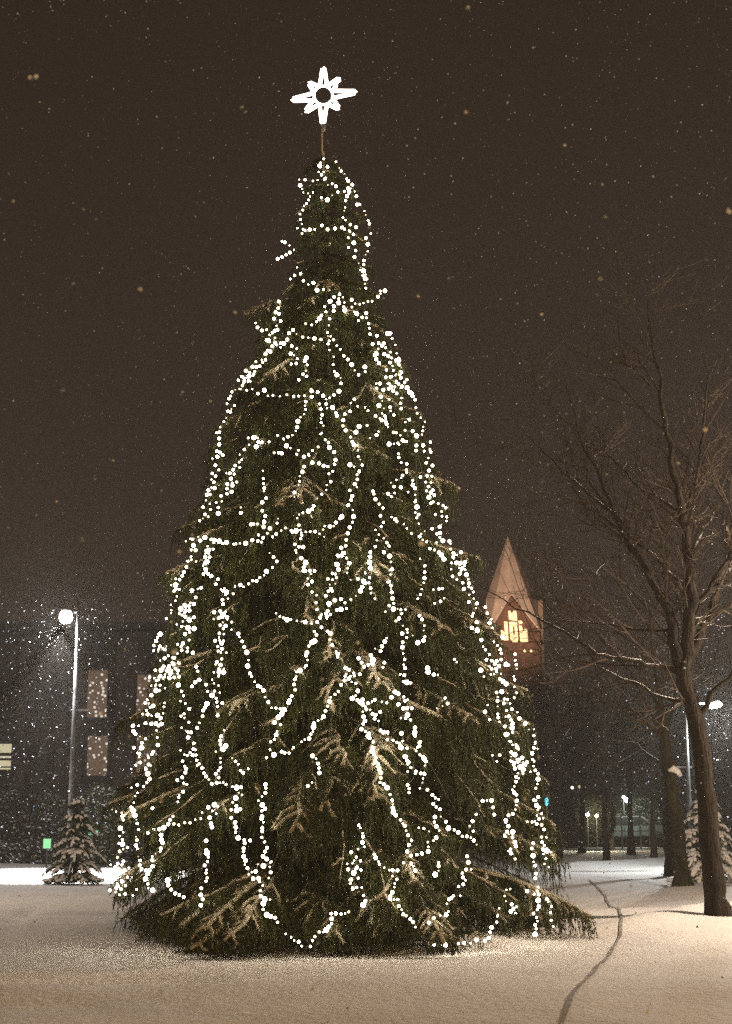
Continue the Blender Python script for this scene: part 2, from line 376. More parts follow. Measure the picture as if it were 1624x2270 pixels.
# low skirt lying towards the snow, and the long boughs that stick out of the outline
for kk in range(85):
    az = rng.random() * 2 * math.pi; cx, Rr = env(.4)
    bough(.70 + .45 * rng.random(), az, .17 + .16 * rng.random(), Rr * (.78 + .17 * rng.random()), cx, .8 if math.sin(az) < .3 else .5, .9 if rng.random() < .34 else .2)
def bough_to(px, py, Yd, rise, snowy=1.2, dens=1.1):
    p = P(px, py, Yd); cx = env(max(p[2], .3))[0]; dx, dy = p[0] - cx, p[1] - YT
    rise *= 1.25
    bough(p[2] + rise, math.atan2(dy, dx), p[2], math.hypot(dx, dy), cx, dens, snowy, .03)
for a in [(1302, 2035, 18.7, .4), (1275, 2012, 18.9, .3), (1050, 1232, 19.4, .22), (1015, 1086, 19.5, .2), (650, 1372, 17.9, .6), (700, 1560, 17.4, .7), (412, 1165, 19.3, .25),
          (470, 2110, 16.95, .45), (530, 2090, 16.9, .5), (450, 2065, 17.1, .4), (890, 2095, 16.8, .5), (672, 1800, 17.1, .6), (700, 1850, 16.9, .7), (870, 1700, 17.3, .5),
          (920, 1770, 17.2, .5), (355, 1490, 18.9, .25), (380, 1270, 18.8, .25), (560, 690, 19.4, .2), (1075, 1395, 18.6, .3), (950, 1390, 18.0, .35),
          (1070, 1590, 18.3, .35), (930, 1590, 17.8, .3), (500, 1590, 17.9, .35), (740, 1120, 18.2, .5), (640, 1120, 18.2, .5), (860, 1290, 17.9, .5),
          (770, 1460, 17.6, .6), (900, 1520, 17.7, .5), (300, 1800, 18.5, .3), (320, 1960, 18.0, .35), (590, 1700, 17.4, .4), (810, 1000, 18.5, .4),
          (240, 1785, 19.4, .2), (1180, 1610, 19.0, .3), (1240, 1900, 19.2, .3), (780, 2000, 16.9, .4), (920, 1960, 17.1, .4), (760, 650, 19.2, .3)]:
    bough_to(*a)
limbs.build('limbs', M['limb'], tree, True)
tt_ = np.concatenate(tris); print('needle tris', len(tt_))
tri_obj('foliage', tt_, M['needle'], tree)
so = snowb.build('snow_cover', M['snowtree'], tree, True)
tri_obj('frosted_needles', np.concatenate(stris), M['snowtree'], tree)
mb = MB()     # bare leader twigs at the very top
tp = P(718, 372, YT)
for dx, dz, l in ((-.16, .28, 1), (.17, .26, 1), (-.09, .16, 1), (.10, .10, 1)):
    u = np.linspace(0, 1, 6); mb.tube(tp + np.stack([dx * u ** .8, 0 * u, dz * u ** 1.5 - .02], 1), .010 * (1 - u) + .003, 5)
mb.build('leader_twig', M['twig'], tree, True)

# star on its rod
SY = YT - .02
def S(cx, cy): return P((1000 + cx / 2.27) / 1.8042, (200 + cy / 2.27) / 1.8042, SY)
star = empty('star', 'glowing eight pointed star outline of light tubes on a rod above the spruce', 'star'); so_ = S(670, 1040); star.location = so_
def loc(p): return np.asarray(p) - so_
cen = np.array([668., 412.])
tips = [(670, 165), (812, 262), (960, 382), (806, 530), (664, 665), (512, 556), (388, 452), (540, 300)]
ctr = [np.array(t, float) for t in tips]
ang = [math.atan2(t[1] - cen[1], t[0] - cen[0]) for t in ctr]
for i_, (t, a) in enumerate(zip(ctr, ang)):
    a0 = a - .39; a1 = a + .39; r_in = 88
    b0 = cen + r_in * np.array([math.cos(a0), math.sin(a0)]); b1 = cen + r_in * np.array([math.cos(a1), math.sin(a1)])
    dirv = (t - cen) / np.linalg.norm(t - cen); nrm = np.array([-dirv[1], dirv[0]])
    pts = [b0, b0 + (t - nrm * 9 - b0) * .5, t - nrm * 11 - dirv * 10, t, t + nrm * 11 - dirv * 10, b1 + (t + nrm * 9 - b1) * .5, b1]
    mb = MB(); mb.tube([loc(S(*p_)) for p_ in pts], .027, 10)
    mb.build('light_ray', M['star'], star, True)
mb = MB(); ringp = [loc(S(*(cen + 84 * np.array([math.cos(u), math.sin(u)])))) for u in np.linspace(0, 2 * math.pi, 25)[:-1]]
mb.tube(ringp, .016, 8, closed=True); mb.build('ring', M['star'], star, True)
mb = MB(); mb.tube([loc(S(668, 690)), loc(S(655, 760)), loc(S(656, 900)), loc(S(672, 1000)), loc(S(672, 1090))], .014, 8); mb.build('rod', M['post'], star, True)
mb = MB(); mb.lathe([(.03, -.05), (.035, .05)], loc(S(668, 705)), 10); mb.build('clamp', M['metal'], star, True)

# ------------------------------------------------------------ strings of lights (traced runs, laid on the tree's outer needles)
TILE = dict(A=(800, 600, 1.624), B=(600, 1500, 2.03), C=(1200, 1500, 2.03), D=(500, 2200, 1.8044), E=(1300, 2200, 1.8044), F=(400, 2900, 1.624), G=(1200, 2900, 1.4764))
def disp(tile, x, y):
    ox, oy, s = TILE[tile]; return (ox + x / s) / 1.8042, (oy + y / s) / 1.8042
def on_tree(px, py):
    d = ray(px, py); d = d / d[1]; ys = np.linspace(15.8, 21.0, 105)
    p = np.array([0, 0, EYE]) + d * ys[:, None]
    c, r = env(p[:, 2]); g = np.hypot(p[:, 0] - c, p[:, 1] - YT) - (r + .05)
    h = np.where(g < 0)[0]
    k = h[0] if len(h) else int(np.argmin(g))
    return p[k]
STRINGS = [
    ('string round the very tip under the star', [('A', [(805, 60), (780, 110), (775, 150), (810, 190), (765, 210), (690, 205), (648, 195), (655, 240), (680, 285), (735, 290), (710, 335), (675, 375), (660, 430), (665, 490), (640, 520), (670, 560), (685, 530)]), ('A', [(830, 130), (810, 150), (835, 230), (890, 250), (900, 290), (830, 330), (790, 320)])]),
    ('string down the right edge of the narrow top', [('A', [(885, 85), (900, 115), (935, 165), (960, 210), (985, 250), (975, 290), (1010, 315), (1010, 355), (1045, 365), (1080, 435), (1110, 495), (1110, 545), (1085, 580), (1090, 625), (1090, 665), (1068, 725), (1070, 790), (1080, 840), (1075, 915)])]),
    ('string crossing the narrow top, inside the right edge string', [('A', [(985, 240), (940, 275), (1000, 270), (960, 300), (945, 375), (930, 440), (955, 462), (1010, 510), (975, 538), (1005, 560), (965, 580), (1000, 610), (975, 645), (1010, 660), (1003, 700), (1030, 740), (1035, 780), (1060, 820), (1085, 845)]), ('A', [(680, 535), (750, 520), (795, 497), (835, 520), (880, 505), (920, 515), (975, 538)])]),
    ('sparse short string at the left of the neck below the tip', [('A', [(540, 605), (560, 610), (605, 655), (535, 705), (510, 710)]), ('A', [(590, 850), (620, 820), (655, 810), (635, 765), (655, 810), (675, 855), (710, 875), (740, 875), (760, 918), (800, 910)])]),
    ('string looping over the first wide bough below the neck', [('A', [(690, 1140), (735, 1145), (760, 1125), (785, 1080), (820, 1065), (820, 1025), (845, 985), (910, 945), (910, 1000), (875, 1020), (865, 1055), (848, 1100), (845, 1145)]), ('A', [(910, 945), (940, 990), (985, 985), (1015, 1010), (1065, 1000), (1120, 980), (1155, 965), (1175, 918), (1200, 925)])]),
    ('string from the first wide bough down to the upper right cluster', [('A', [(905, 1000), (950, 1050), (980, 1030), (1000, 1055), (1025, 1075), (1035, 1110), (1075, 1065), (1085, 1095), (1100, 1155), (1105, 1195), (1140, 1215), (1120, 1260), (1160, 1255), (1195, 1260), (1160, 1300), (1135, 1345), (1155, 1395)])]),
    ('dense zigzag string on the upper left shoulder', [('A', [(520, 1000), (515, 1030), (485, 1060), (520, 1080), (480, 1110), (525, 1115), (495, 1145), (510, 1170), (465, 1195), (490, 1230), (455, 1250), (525, 1260), (480, 1285), (430, 1330), (410, 1370), (365, 1380), (340, 1415), (300, 1440), (350, 1465), (275, 1475), (320, 1505), (255, 1500), (290, 1515)])]),
    ('string from the pointed left tip down the upper left edge', [('A', [(365, 1135), (400, 1180), (440, 1165), (460, 1200), (430, 1250), (470, 1280), (440, 1310), (415, 1395), (370, 1420), (330, 1475), (265, 1555), (210, 1570)]), ('B', [(672, 138), (645, 200), (630, 245), (690, 260), (640, 305), (665, 300), (630, 350), (600, 385), (557, 472)])]),
    ('string running right from the left shoulder then down the dark middle', [('A', [(525, 1285), (570, 1240), (580, 1195), (600, 1180), (630, 1200), (670, 1218), (710, 1230), (750, 1225), (790, 1232), (830, 1220), (840, 1270), (848, 1310), (865, 1355), (870, 1400), (875, 1450), (910, 1490), (920, 1525), (900, 1570), (850, 1610)]), ('A', [(830, 1190), (870, 1245), (935, 1340), (960, 1370), (1010, 1435), (1040, 1465), (1070, 1445), (1080, 1410)])]),
    ('short tangled string in the needles right of the left shoulder', [('A', [(570, 1240), (595, 1280), (630, 1295), (590, 1325), (635, 1360), (630, 1400), (600, 1400)]), ('A', [(690, 1350), (685, 1435), (670, 1460), (690, 1485), (645, 1498)])]),
    ('outermost string down the upper right edge', [('A', [(1215, 1205), (1240, 1195), (1255, 1235), (1270, 1270), (1280, 1315), (1290, 1360), (1300, 1410), (1310, 1480), (1345, 1500), (1350, 1545), (1365, 1580), (1385, 1610)]), ('C', [(870, 100), (895, 150), (915, 185), (935, 215), (950, 275), (965, 310), (980, 355), (1018, 390), (1000, 455), (985, 490), (950, 490), (910, 470), (865, 455), (860, 395), (890, 375)])]),
    ('thick cluster string just inside the upper right edge', [('A', [(1160, 1260), (1190, 1260), (1240, 1320), (1200, 1330), (1250, 1355), (1270, 1370), (1235, 1390), (1280, 1400), (1220, 1430), (1260, 1445), (1250, 1475), (1300, 1460), (1215, 1490), (1230, 1525), (1280, 1520), (1300, 1545), (1235, 1550), (1280, 1580), (1310, 1615)]), ('C', [(700, 40), (720, 75), (740, 100), (780, 60), (830, 100), (870, 50), (830, 20)]), ('C', [(790, 150), (820, 190), (825, 240), (825, 275)])]),
    ('string falling left of the thick upper right cluster', [('C', [(620, 75), (655, 80), (625, 120), (670, 130), (660, 185), (675, 220), (645, 250), (680, 280), (665, 330), (690, 360), (710, 435), (755, 465), (810, 500), (825, 545), (800, 565)]), ('C', [(735, 220), (740, 265), (760, 325)])]),
    ('long diagonal string through the centre of the upper half', [('C', [(95, 130), (150, 145), (190, 180), (215, 200), (225, 265), (280, 268), (310, 340), (350, 375), (355, 415), (380, 460), (405, 510), (440, 565), (470, 580), (465, 620), (495, 700), (510, 740), (485, 785), (465, 820), (470, 860), (440, 890), (455, 925), (410, 950), (420, 1020), (395, 1060)]), ('C', [(395, 1060), (430, 1095), (430, 1145), (415, 1205), (400, 1245), (390, 1300), (388, 1350), (375, 1395), (330, 1405), (365, 1450), (310, 1490), (305, 1540), (315, 1585), (270, 1615)])]),
    ('dense string hugging the left edge above the long snowy left bough', [('B', [(557, 472), (568, 570), (540, 620), (600, 655), (555, 670), (510, 685), (530, 740), (555, 770), (510, 800), (535, 830), (500, 850), (515, 880), (490, 920), (525, 920), (470, 945), (500, 965), (465, 990), (465, 1025), (490, 1050), (440, 1085), (500, 1095), (450, 1130), (470, 1160), (430, 1170), (400, 1180)])]),
    ('almost level string below the upper left shoulder', [('B', [(735, 120), (840, 125), (880, 155), (925, 135), (960, 162), (1005, 165), (1058, 185), (1115, 165), (1160, 185), (1212, 180), (1260, 170), (1320, 185), (1315, 128)]), ('B', [(745, 15), (770, 60), (720, 50), (840, 10), (800, 30), (820, 60)])]),
    ('string sagging from the level string to a bright knot and on right', [('B', [(1265, 225), (1265, 290), (1255, 325), (1210, 375), (1200, 425), (1187, 465), (1160, 500), (1095, 520), (1110, 580), (1155, 595), (1210, 615), (1200, 650), (1250, 670), (1295, 660), (1325, 715), (1375, 720), (1410, 747), (1455, 750), (1500, 740)])]),
    ('looping string that ends in the dark hollow at upper centre', [('B', [(1380, 240), (1395, 290), (1405, 330), (1385, 390), (1410, 420), (1410, 470), (1385, 495), (1430, 530), (1445, 550), (1460, 595), (1495, 640), (1500, 690), (1505, 740), (1490, 780), (1460, 800), (1465, 862), (1435, 910), (1435, 940), (1410, 975), (1365, 1005), (1325, 1050), (1330, 1090), (1285, 1107)])]),
    ('string dropping from the bright knot to the inner left edge', [('B', [(1095, 520), (1040, 495)]), ('B', [(970, 550), (915, 555), (875, 590), (880, 515), (815, 520), (810, 570), (770, 605), (740, 655), (745, 700), (725, 720), (745, 755), (695, 735), (660, 805), (625, 805), (700, 810), (665, 850), (700, 870), (635, 885), (675, 900), (625, 930), (665, 950), (585, 985), (590, 1030), (545, 1045), (565, 1080), (555, 1130)]), ('B', [(1010, 635), (1080, 640)])]),
    ('short hanging string with two large bulbs left of centre', [('B', [(915, 790), (920, 845), (925, 890), (940, 955), (950, 1000), (920, 1045), (910, 1100), (940, 1147), (928, 1243)]), ('B', [(740, 1080), (745, 1127)])]),
    ('short string on the left rim of the dark hollow', [('B', [(1255, 745), (1240, 790), (1225, 835), (1225, 865), (1210, 900), (1187, 950), (1172, 992)]), ('B', [(1365, 590), (1320, 615), (1290, 650)])]),
    ('string from the lower end of the hollow down through the centre', [('B', [(1285, 1107), (1190, 1165), (1210, 1220), (1155, 1275), (1230, 1275), (1225, 1340), (1190, 1375), (1245, 1410), (1195, 1440), (1230, 1490), (1270, 1530), (1260, 1600)]), ('D', [(1245, 20), (1275, 60), (1305, 95), (1300, 155), (1365, 150), (1320, 210), (1360, 230), (1330, 250), (1350, 298), (1385, 335)])]),
    ('two close level runs of one string above the central snowy bough', [('B', [(500, 1330), (560, 1355), (625, 1368), (680, 1375), (708, 1373), (780, 1370), (830, 1350), (885, 1350), (910, 1370)]), ('B', [(810, 1215), (885, 1220), (928, 1243), (985, 1255), (1030, 1220), (1045, 1175)]), ('B', [(885, 1300), (920, 1320), (955, 1305), (995, 1320), (1028, 1295), (1105, 1245), (1155, 1275)])]),
    ('string leading from the centre up to the right along a thin bough', [('C', [(15, 1280), (85, 1275), (130, 1278), (200, 1310), (185, 1270)]), ('C', [(200, 1230), (275, 1228), (350, 1145)]), ('C', [(405, 740), (450, 745)])]),
    ('outer left string below the long snowy left bough', [('B', [(300, 1355), (340, 1330), (395, 1320), (450, 1325), (400, 1350), (350, 1340), (340, 1420), (385, 1430), (345, 1470), (380, 1505), (310, 1520)]), ('D', [(455, 90), (430, 165), (400, 215), (340, 215), (370, 250), (345, 260), (400, 290), (360, 295), (378, 342), (348, 390), (340, 435), (340, 470), (300, 495)])]),
    ('bright bunched string just inside the left edge at mid height', [('B', [(525, 1370), (470, 1400), (520, 1420), (450, 1450), (490, 1490), (470, 1520), (440, 1560), (460, 1600)]), ('D', [(600, 75), (575, 100), (590, 150), (570, 180), (630, 190), (665, 215), (660, 250)]), ('D', [(600, 10), (610, 30), (590, 50)])]),
    ('crowded zigzag string above the burst of lights at left', [('D', [(555, 270), (530, 280), (490, 300), (510, 340), (480, 380), (440, 400), (500, 400), (410, 430), (470, 440), (395, 465), (450, 480), (500, 490), (425, 525), (380, 550), (455, 565), (505, 560), (440, 610), (465, 660), (380, 690), (455, 712), (415, 720), (497, 750)])]),
    ('densest bright burst of lights on the left edge', [('D', [(250, 605), (235, 660), (215, 690), (255, 695), (295, 690), (210, 740), (285, 725), (310, 765), (260, 800), (345, 800), (380, 750), (330, 840), (390, 810), (370, 850), (280, 850), (340, 880), (360, 860), (400, 830), (380, 870), (230, 865), (380, 890), (300, 900), (220, 915), (320, 930), (360, 920), (400, 925), (185, 930), (240, 940), (230, 970)])]),
    ('trailing string under the bright burst at the left edge', [('D', [(185, 985), (260, 980), (300, 995), (190, 1045), (150, 1110), (215, 1130), (165, 1160), (130, 1185), (200, 1200), (245, 1195), (265, 1255), (150, 1255), (60, 1270), (85, 1330), (150, 1355), (125, 1425), (70, 1430), (115, 1470), (120, 1530), (45, 1575)])]),
    ('long string falling inside the lower left edge', [('D', [(295, 1100), (265, 1250), (230, 1300), (235, 1355), (235, 1410), (215, 1455), (175, 1500), (180, 1555), (150, 1580), (175, 1605)]), ('F', [(320, 210), (320, 260), (300, 280), (330, 350), (300, 395), (255, 390), (210, 410), (245, 440), (210, 530), (240, 610), (255, 675), (240, 720), (250, 805), (262, 880), (270, 935), (310, 945), (300, 1000)])]),
    ('wavy string down the left flank into a bright knot low left', [('D', [(395, 975), (410, 1020), (430, 1065), (400, 1105), (440, 1110), (465, 1150), (405, 1195), (455, 1240), (420, 1280), (465, 1320), (475, 1350), (500, 1395), (505, 1440), (460, 1485), (515, 1485), (530, 1550), (565, 1575)]), ('F', [(580, 50), (580, 90), (612, 120), (620, 160), (622, 200), (640, 255), (668, 278), (690, 330), (730, 382), (790, 375), (860, 400), (918, 405)])]),
    ('string climbing right to a thin bough at left centre', [('D', [(705, 290), (780, 315)]), ('D', [(800, 260), (862, 255), (950, 220), (1003, 185), (1025, 150), (1072, 125), (1097, 82), (1045, 30)])]),
    ('thick vertical string left of centre, from the bright yellowish knot', [('D', [(720, 280), (710, 300), (745, 350), (705, 350), (715, 400), (690, 445), (645, 455), (735, 440), (690, 490), (645, 495), (740, 500), (690, 545), (735, 550), (680, 595), (715, 605), (650, 655), (712, 655), (675, 700), (730, 735), (672, 740), (695, 785), (645, 830), (685, 830), (715, 855), (645, 880), (680, 885), (715, 895), (630, 930)])]),
    ('lower end of the thick vertical strand, ending at a snowy bough', [('D', [(600, 975), (640, 960), (685, 980), (690, 1030), (605, 1020), (665, 1070), (700, 1100), (660, 1100), (675, 1140), (670, 1185), (680, 1200)]), ('D', [(520, 840), (530, 880), (540, 935), (490, 985)]), ('D', [(590, 1110), (560, 1200), (535, 1245), (520, 1290)])]),
    ('V shaped string, its left arm running down to the centre', [('D', [(750, 490), (782, 525), (782, 578), (823, 605), (850, 655), (865, 705), (880, 745), (903, 795), (887, 848), (905, 893), (935, 942), (963, 978), (1005, 1018), (1010, 1065), (1043, 1100), (1057, 1140), (1120, 1145), (1155, 1155)]), ('D', [(1093, 467), (1143, 497), (1200, 510), (1245, 517), (1348, 525), (1395, 525)])]),
    ('V shaped string, its right arm rising to the crossing of strings', [('D', [(1370, 592), (1377, 650), (1328, 687), (1320, 740), (1310, 800), (1297, 855), (1245, 888), (1222, 940), (1225, 1005), (1205, 1053), (1173, 1105), (1155, 1155), (1110, 1205), (1090, 1250), (1125, 1262), (1105, 1305), (1085, 1365), (1048, 1390), (1053, 1445), (1078, 1480), (1030, 1500)])]),
    ('string through the crossing and down right onto the hooded bough', [('D', [(1380, 385), (1393, 430), (1420, 470), (1418, 497), (1395, 525), (1425, 565), (1485, 605), (1480, 655), (1497, 692), (1525, 722), (1547, 775)]), ('E', [(150, 850), (175, 870), (250, 900), (145, 920), (230, 965), (235, 1020), (205, 1075), (245, 1080), (310, 1105), (365, 1085), (410, 1105), (450, 1100), (505, 1028)])]),
    ('string from the hooded bough curving down left to the pale claw bough', [('D', [(1610, 860), (1565, 975), (1535, 1020), (1495, 1065), (1445, 1165), (1430, 1220), (1368, 1248), (1360, 1305), (1330, 1360), (1273, 1395), (1225, 1415), (1190, 1470), (1128, 1460), (1078, 1480)])]),
    ('short string dropping to the crossing of strings', [('E', [(95, 50), (90, 105), (95, 150), (60, 180), (85, 200), (15, 220), (50, 285), (75, 250), (15, 335), (30, 385), (15, 440), (15, 497)]), ('E', [(108, 350), (30, 385)])]),
    ('string zigzagging from upper centre to the crossing, right arm', [('E', [(330, 15), (325, 55), (315, 90), (330, 140), (297, 170), (320, 210), (290, 245), (255, 300), (220, 330), (150, 385), (138, 420), (85, 440), (40, 465), (15, 497)]), ('E', [(135, 25), (175, 105), (162, 172), (185, 217), (240, 208), (320, 240), (335, 322), (375, 345)])]),
    ('long string on the bough right of centre down to the big bright knot', [('C', [(595, 940), (618, 1015), (680, 1090), (655, 1145), (675, 1200), (660, 1240), (627, 1265), (650, 1300), (635, 1357), (575, 1435), (570, 1480), (555, 1520), (575, 1580), (535, 1610)]), ('C', [(680, 1330), (728, 1390), (690, 1435), (730, 1480), (735, 1525), (748, 1585)])]),
    ('thick bright string right of centre, dropping onto the snowy bough tip', [('E', [(468, 50), (475, 90), (480, 145), (468, 225), (485, 320), (490, 388), (445, 440), (525, 435), (585, 430), (560, 470), (550, 505), (510, 520), (560, 545), (590, 580), (560, 605), (630, 620), (560, 660), (568, 742), (575, 797), (575, 855), (540, 895), (575, 900), (590, 950), (615, 960), (560, 950)])]),
    ('small tangled string between the hooded bough and the bright knot', [('E', [(445, 635), (405, 730), (355, 720), (330, 760), (345, 790), (350, 828), (285, 840), (240, 785)]), ('E', [(425, 810), (420, 850)])]),
    ('string below the bright snowy bough tip, right of centre', [('E', [(505, 1028), (570, 1050), (600, 1080), (540, 1110), (565, 1140), (625, 1145), (600, 1190), (555, 1215), (615, 1235), (645, 1280), (655, 1345), (685, 1390), (662, 1450), (712, 1500), (725, 1555), (720, 1610)])]),
    ('string under the hooded bough running down the middle', [('E', [(250, 1100), (330, 1150), (275, 1175), (290, 1235), (268, 1290), (315, 1340), (343, 1388), (343, 1448), (370, 1500), (370, 1560), (407, 1610)]), ('E', [(385, 1235), (345, 1195), (400, 1170)])]),
    ('string in the lower middle joining the thick run', [('E', [(400, 1305), (457, 1320), (455, 1365), (525, 1395), (545, 1430), (590, 1435), (585, 1490), (600, 1540), (600, 1595), (650, 1605)]), ('E', [(555, 1325), (560, 1380), (545, 1430)])]),
    ('short arc of bulbs under the thin bough at right centre', [('C', [(740, 1150), (800, 1195), (845, 1213), (900, 1295)]), ('E', [(725, 115), (722, 160), (722, 205), (715, 245), (700, 285), (690, 320), (668, 350)])]),
    ('few scattered bulbs on the dark right flank', [('E', [(688, 475), (720, 545), (710, 660), (670, 665)]), ('E', [(740, 855), (745, 890), (810, 905)]), ('E', [(868, 1075), (885, 1105), (815, 1150)]), ('E', [(955, 805), (940, 790)]), ('E', [(790, 280), (825, 285), (850, 280)]), ('E', [(865, 350), (785, 395)])]),
    ('string in the deep shade at the upper right', [('C', [(725, 572), (800, 565), (870, 550)]), ('C', [(800, 640), (805, 685), (860, 730), (870, 800), (825, 845), (745, 875), (770, 965), (715, 970), (755, 990)]), ('C', [(815, 925), (870, 955)]), ('C', [(545, 420), (485, 425), (450, 460)]), ('C', [(570, 515), (620, 490), (635, 465)])]),
    ('string looping over the upper right snowy bough', [('C', [(405, 297), (405, 235), (440, 210), (470, 255), (520, 265), (555, 310), (610, 330), (640, 370), (665, 390), (700, 385), (685, 340)]), ('C', [(365, 335), (345, 375)])]),
    ('thick string down the right edge above the two right boughs', [('C', [(1058, 550), (1010, 580), (1060, 600), (1015, 630), (1060, 640), (1035, 685), (1030, 710), (1070, 740), (1045, 780), (1065, 820), (985, 830), (1020, 870), (1065, 875), (1050, 910), (1070, 940), (1025, 940), (1090, 985), (1040, 1000), (1080, 1030), (1065, 1050), (1120, 1050), (1178, 1085), (1145, 1110), (1105, 1130), (1155, 1150), (1190, 1155)])]),
    ('thick string along the right edge beside the long thin right bough', [('C', [(1180, 1190), (1130, 1235), (1075, 1255), (1110, 1290), (1140, 1280), (1110, 1355), (1205, 1350), (1235, 1410), (1250, 1455), (1305, 1450), (1240, 1490), (1300, 1540), (1340, 1530), (1300, 1590)]), ('E', [(980, 90), (970, 130), (1000, 110), (970, 170), (1010, 150), (1030, 220), (1050, 280)])]),
    ('inner string beside the right edge at mid height', [('C', [(920, 860), (945, 1010), (940, 1080), (945, 1120), (970, 1140), (950, 1180), (975, 1215), (1005, 1265), (960, 1320), (1035, 1360), (1058, 1412), (1150, 1465), (1175, 1495)]), ('C', [(945, 575), (940, 625)]), ('C', [(980, 1510), (1018, 1555), (1018, 1605)])]),
    ('string on the right flank passing left of the brick tower', [('E', [(925, 60), (935, 25), (920, 95), (920, 140), (915, 185), (950, 210), (990, 240), (1005, 280), (1040, 270), (1060, 300), (1040, 330), (1075, 345), (1045, 380), (1095, 380), (1085, 425), (1060, 485), (1095, 515), (1100, 560), (1060, 560), (1135, 600), (1125, 650), (1140, 700), (1185, 750)])]),
    ('string reaching out right in front of the tower letters', [('E', [(1150, 415), (1195, 495), (1190, 525), (1210, 570), (1235, 615), (1283, 633)]), ('E', [(1378, 750), (1375, 800), (1385, 860), (1360, 905), (1360, 950), (1370, 1000), (1380, 1035), (1365, 1070)]), ('E', [(1220, 665), (1265, 715), (1270, 745)])]),
    ('bright star shaped tangle of string on the right edge below the tower letters', [('E', [(1165, 795), (1200, 800), (1180, 840), (1130, 865), (1140, 910)]), ('E', [(1240, 800), (1275, 790), (1305, 820), (1330, 825), (1230, 830), (1260, 850), (1200, 860), (1265, 890), (1220, 900), (1190, 905)]), ('E', [(1260, 930), (1300, 975), (1280, 1020), (1310, 1040), (1290, 1080), (1320, 1080), (1290, 1110), (1335, 1110)])]),
    ('outer string bulging onto the shoulder bough at lower right', [('E', [(1350, 1150), (1385, 1180), (1410, 1215), (1440, 1260), (1475, 1295), (1505, 1300), (1515, 1385), (1515, 1430), (1500, 1470), (1500, 1520)]), ('G', [(1385, 100), (1375, 170), (1380, 240), (1400, 290), (1410, 345), (1385, 370)])]),
    ('crowded inner string at lower right beside the outer edge string', [('E', [(1240, 1030), (1240, 1095), (1245, 1180), (1260, 1240), (1300, 1275), (1350, 1265), (1310, 1160), (1300, 1200), (1340, 1220), (1350, 1320), (1310, 1330), (1330, 1370), (1350, 1400), (1390, 1420), (1380, 1475), (1340, 1460), (1345, 1520), (1430, 1500), (1365, 1540), (1460, 1530), (1370, 1580), (1450, 1560), (1485, 1600)]), ('E', [(1175, 1130), (1160, 1170), (1190, 1215)])]),
    ('string zigzagging down inside the lower right edge', [('G', [(1230, 60), (1250, 100), (1290, 140), (1275, 180), (1250, 215), (1270, 260), (1335, 240), (1275, 305), (1310, 290), (1250, 380), (1280, 420), (1280, 500), (1205, 555), (1225, 600), (1215, 660), (1250, 630), (1265, 690), (1270, 720), (1225, 745), (1270, 785)]), ('G', [(1135, 180), (1170, 180), (1160, 215)])]),
    ('bulb rich string on the lower right outline above the drooping edge', [('G', [(1410, 420), (1390, 450), (1415, 480), (1400, 530), (1435, 550), (1385, 565), (1345, 570), (1430, 590), (1440, 620), (1420, 660), (1450, 660), (1430, 690), (1475, 755), (1430, 735), (1460, 840)]), ('G', [(1385, 440), (1405, 500), (1420, 520)])]),
    ('vertical string falling to the snow at lower right', [('G', [(1370, 700), (1365, 735), (1390, 830), (1395, 870), (1395, 910), (1395, 955), (1410, 1000), (1410, 1070), (1380, 1110), (1405, 1155), (1383, 1200), (1390, 1240)])]),
    ('rightmost short string above the long low right bough', [('G', [(1345, 985), (1410, 1000), (1450, 1020), (1485, 1065), (1480, 1110), (1480, 1150), (1500, 1190)])]),
    ('string that drops and lies along the snow edge at lower right', [('G', [(1235, 960), (1210, 1000), (1215, 1040), (1275, 1070), (1240, 1100), (1270, 1110)]), ('G', [(1170, 1075), (1170, 1115), (1160, 1160), (1135, 1190), (1115, 1245), (1090, 1272), (1045, 1278), (970, 1287), (895, 1297), (838, 1292), (765, 1287)])]),
    ('long string in the lower right centre arriving at a large bulb', [('G', [(600, 50), (605, 95), (580, 115), (630, 140), (625, 185), (640, 230), (680, 285), (735, 290), (712, 370), (755, 378), (780, 415), (820, 440), (785, 465), (825, 495), (835, 538), (860, 573), (880, 605), (935, 630), (960, 660), (1010, 660), (1045, 705)]), ('G', [(685, 65), (705, 105), (690, 155), (730, 195), (740, 240)]), ('G', [(632, 355), (650, 405)])]),
    ('long wavy string in the lower middle above the claw bough', [('G', [(365, 20), (405, 60), (428, 100), (428, 152), (450, 195), (480, 285), (475, 342), (520, 370), (535, 410), (550, 465), (550, 515), (588, 560), (620, 600), (655, 675), (640, 745), (660, 775)]), ('G', [(475, 35), (520, 50)])]),
    ('faint string in the dark right of the lower middle', [('G', [(790, 540), (790, 575), (818, 625), (805, 665), (758, 690), (755, 750), (690, 770)]), ('G', [(820, 810), (815, 860), (800, 885)]), ('G', [(695, 600), (760, 630)])]),
    ('string falling from the big lower right bough to the low cluster', [('G', [(985, 780), (1005, 840), (960, 870), (972, 915), (940, 960), (938, 1000), (890, 1015), (868, 1060), (882, 1100), (830, 1130), (760, 1160)]), ('G', [(1045, 530), (1005, 595), (1020, 625)]), ('G', [(1075, 450), (1130, 445), (1145, 520)])]),
    ('bright string ending on the pale drooping bough at the bottom middle', [('G', [(435, 765), (460, 805), (525, 855), (580, 858), (550, 890), (575, 908), (545, 985), (530, 1030), (588, 1025), (585, 1070), (615, 1110), (655, 1145), (685, 1190)]), ('G', [(610, 820), (655, 820), (690, 855)])]),
    ('double string hanging down the lowest centre', [('G', [(345, 590), (372, 630), (375, 715), (310, 750), (355, 795), (285, 810), (365, 853), (292, 855), (340, 905), (300, 912), (305, 960), (365, 960), (370, 1000), (390, 1035), (375, 1060)])]),
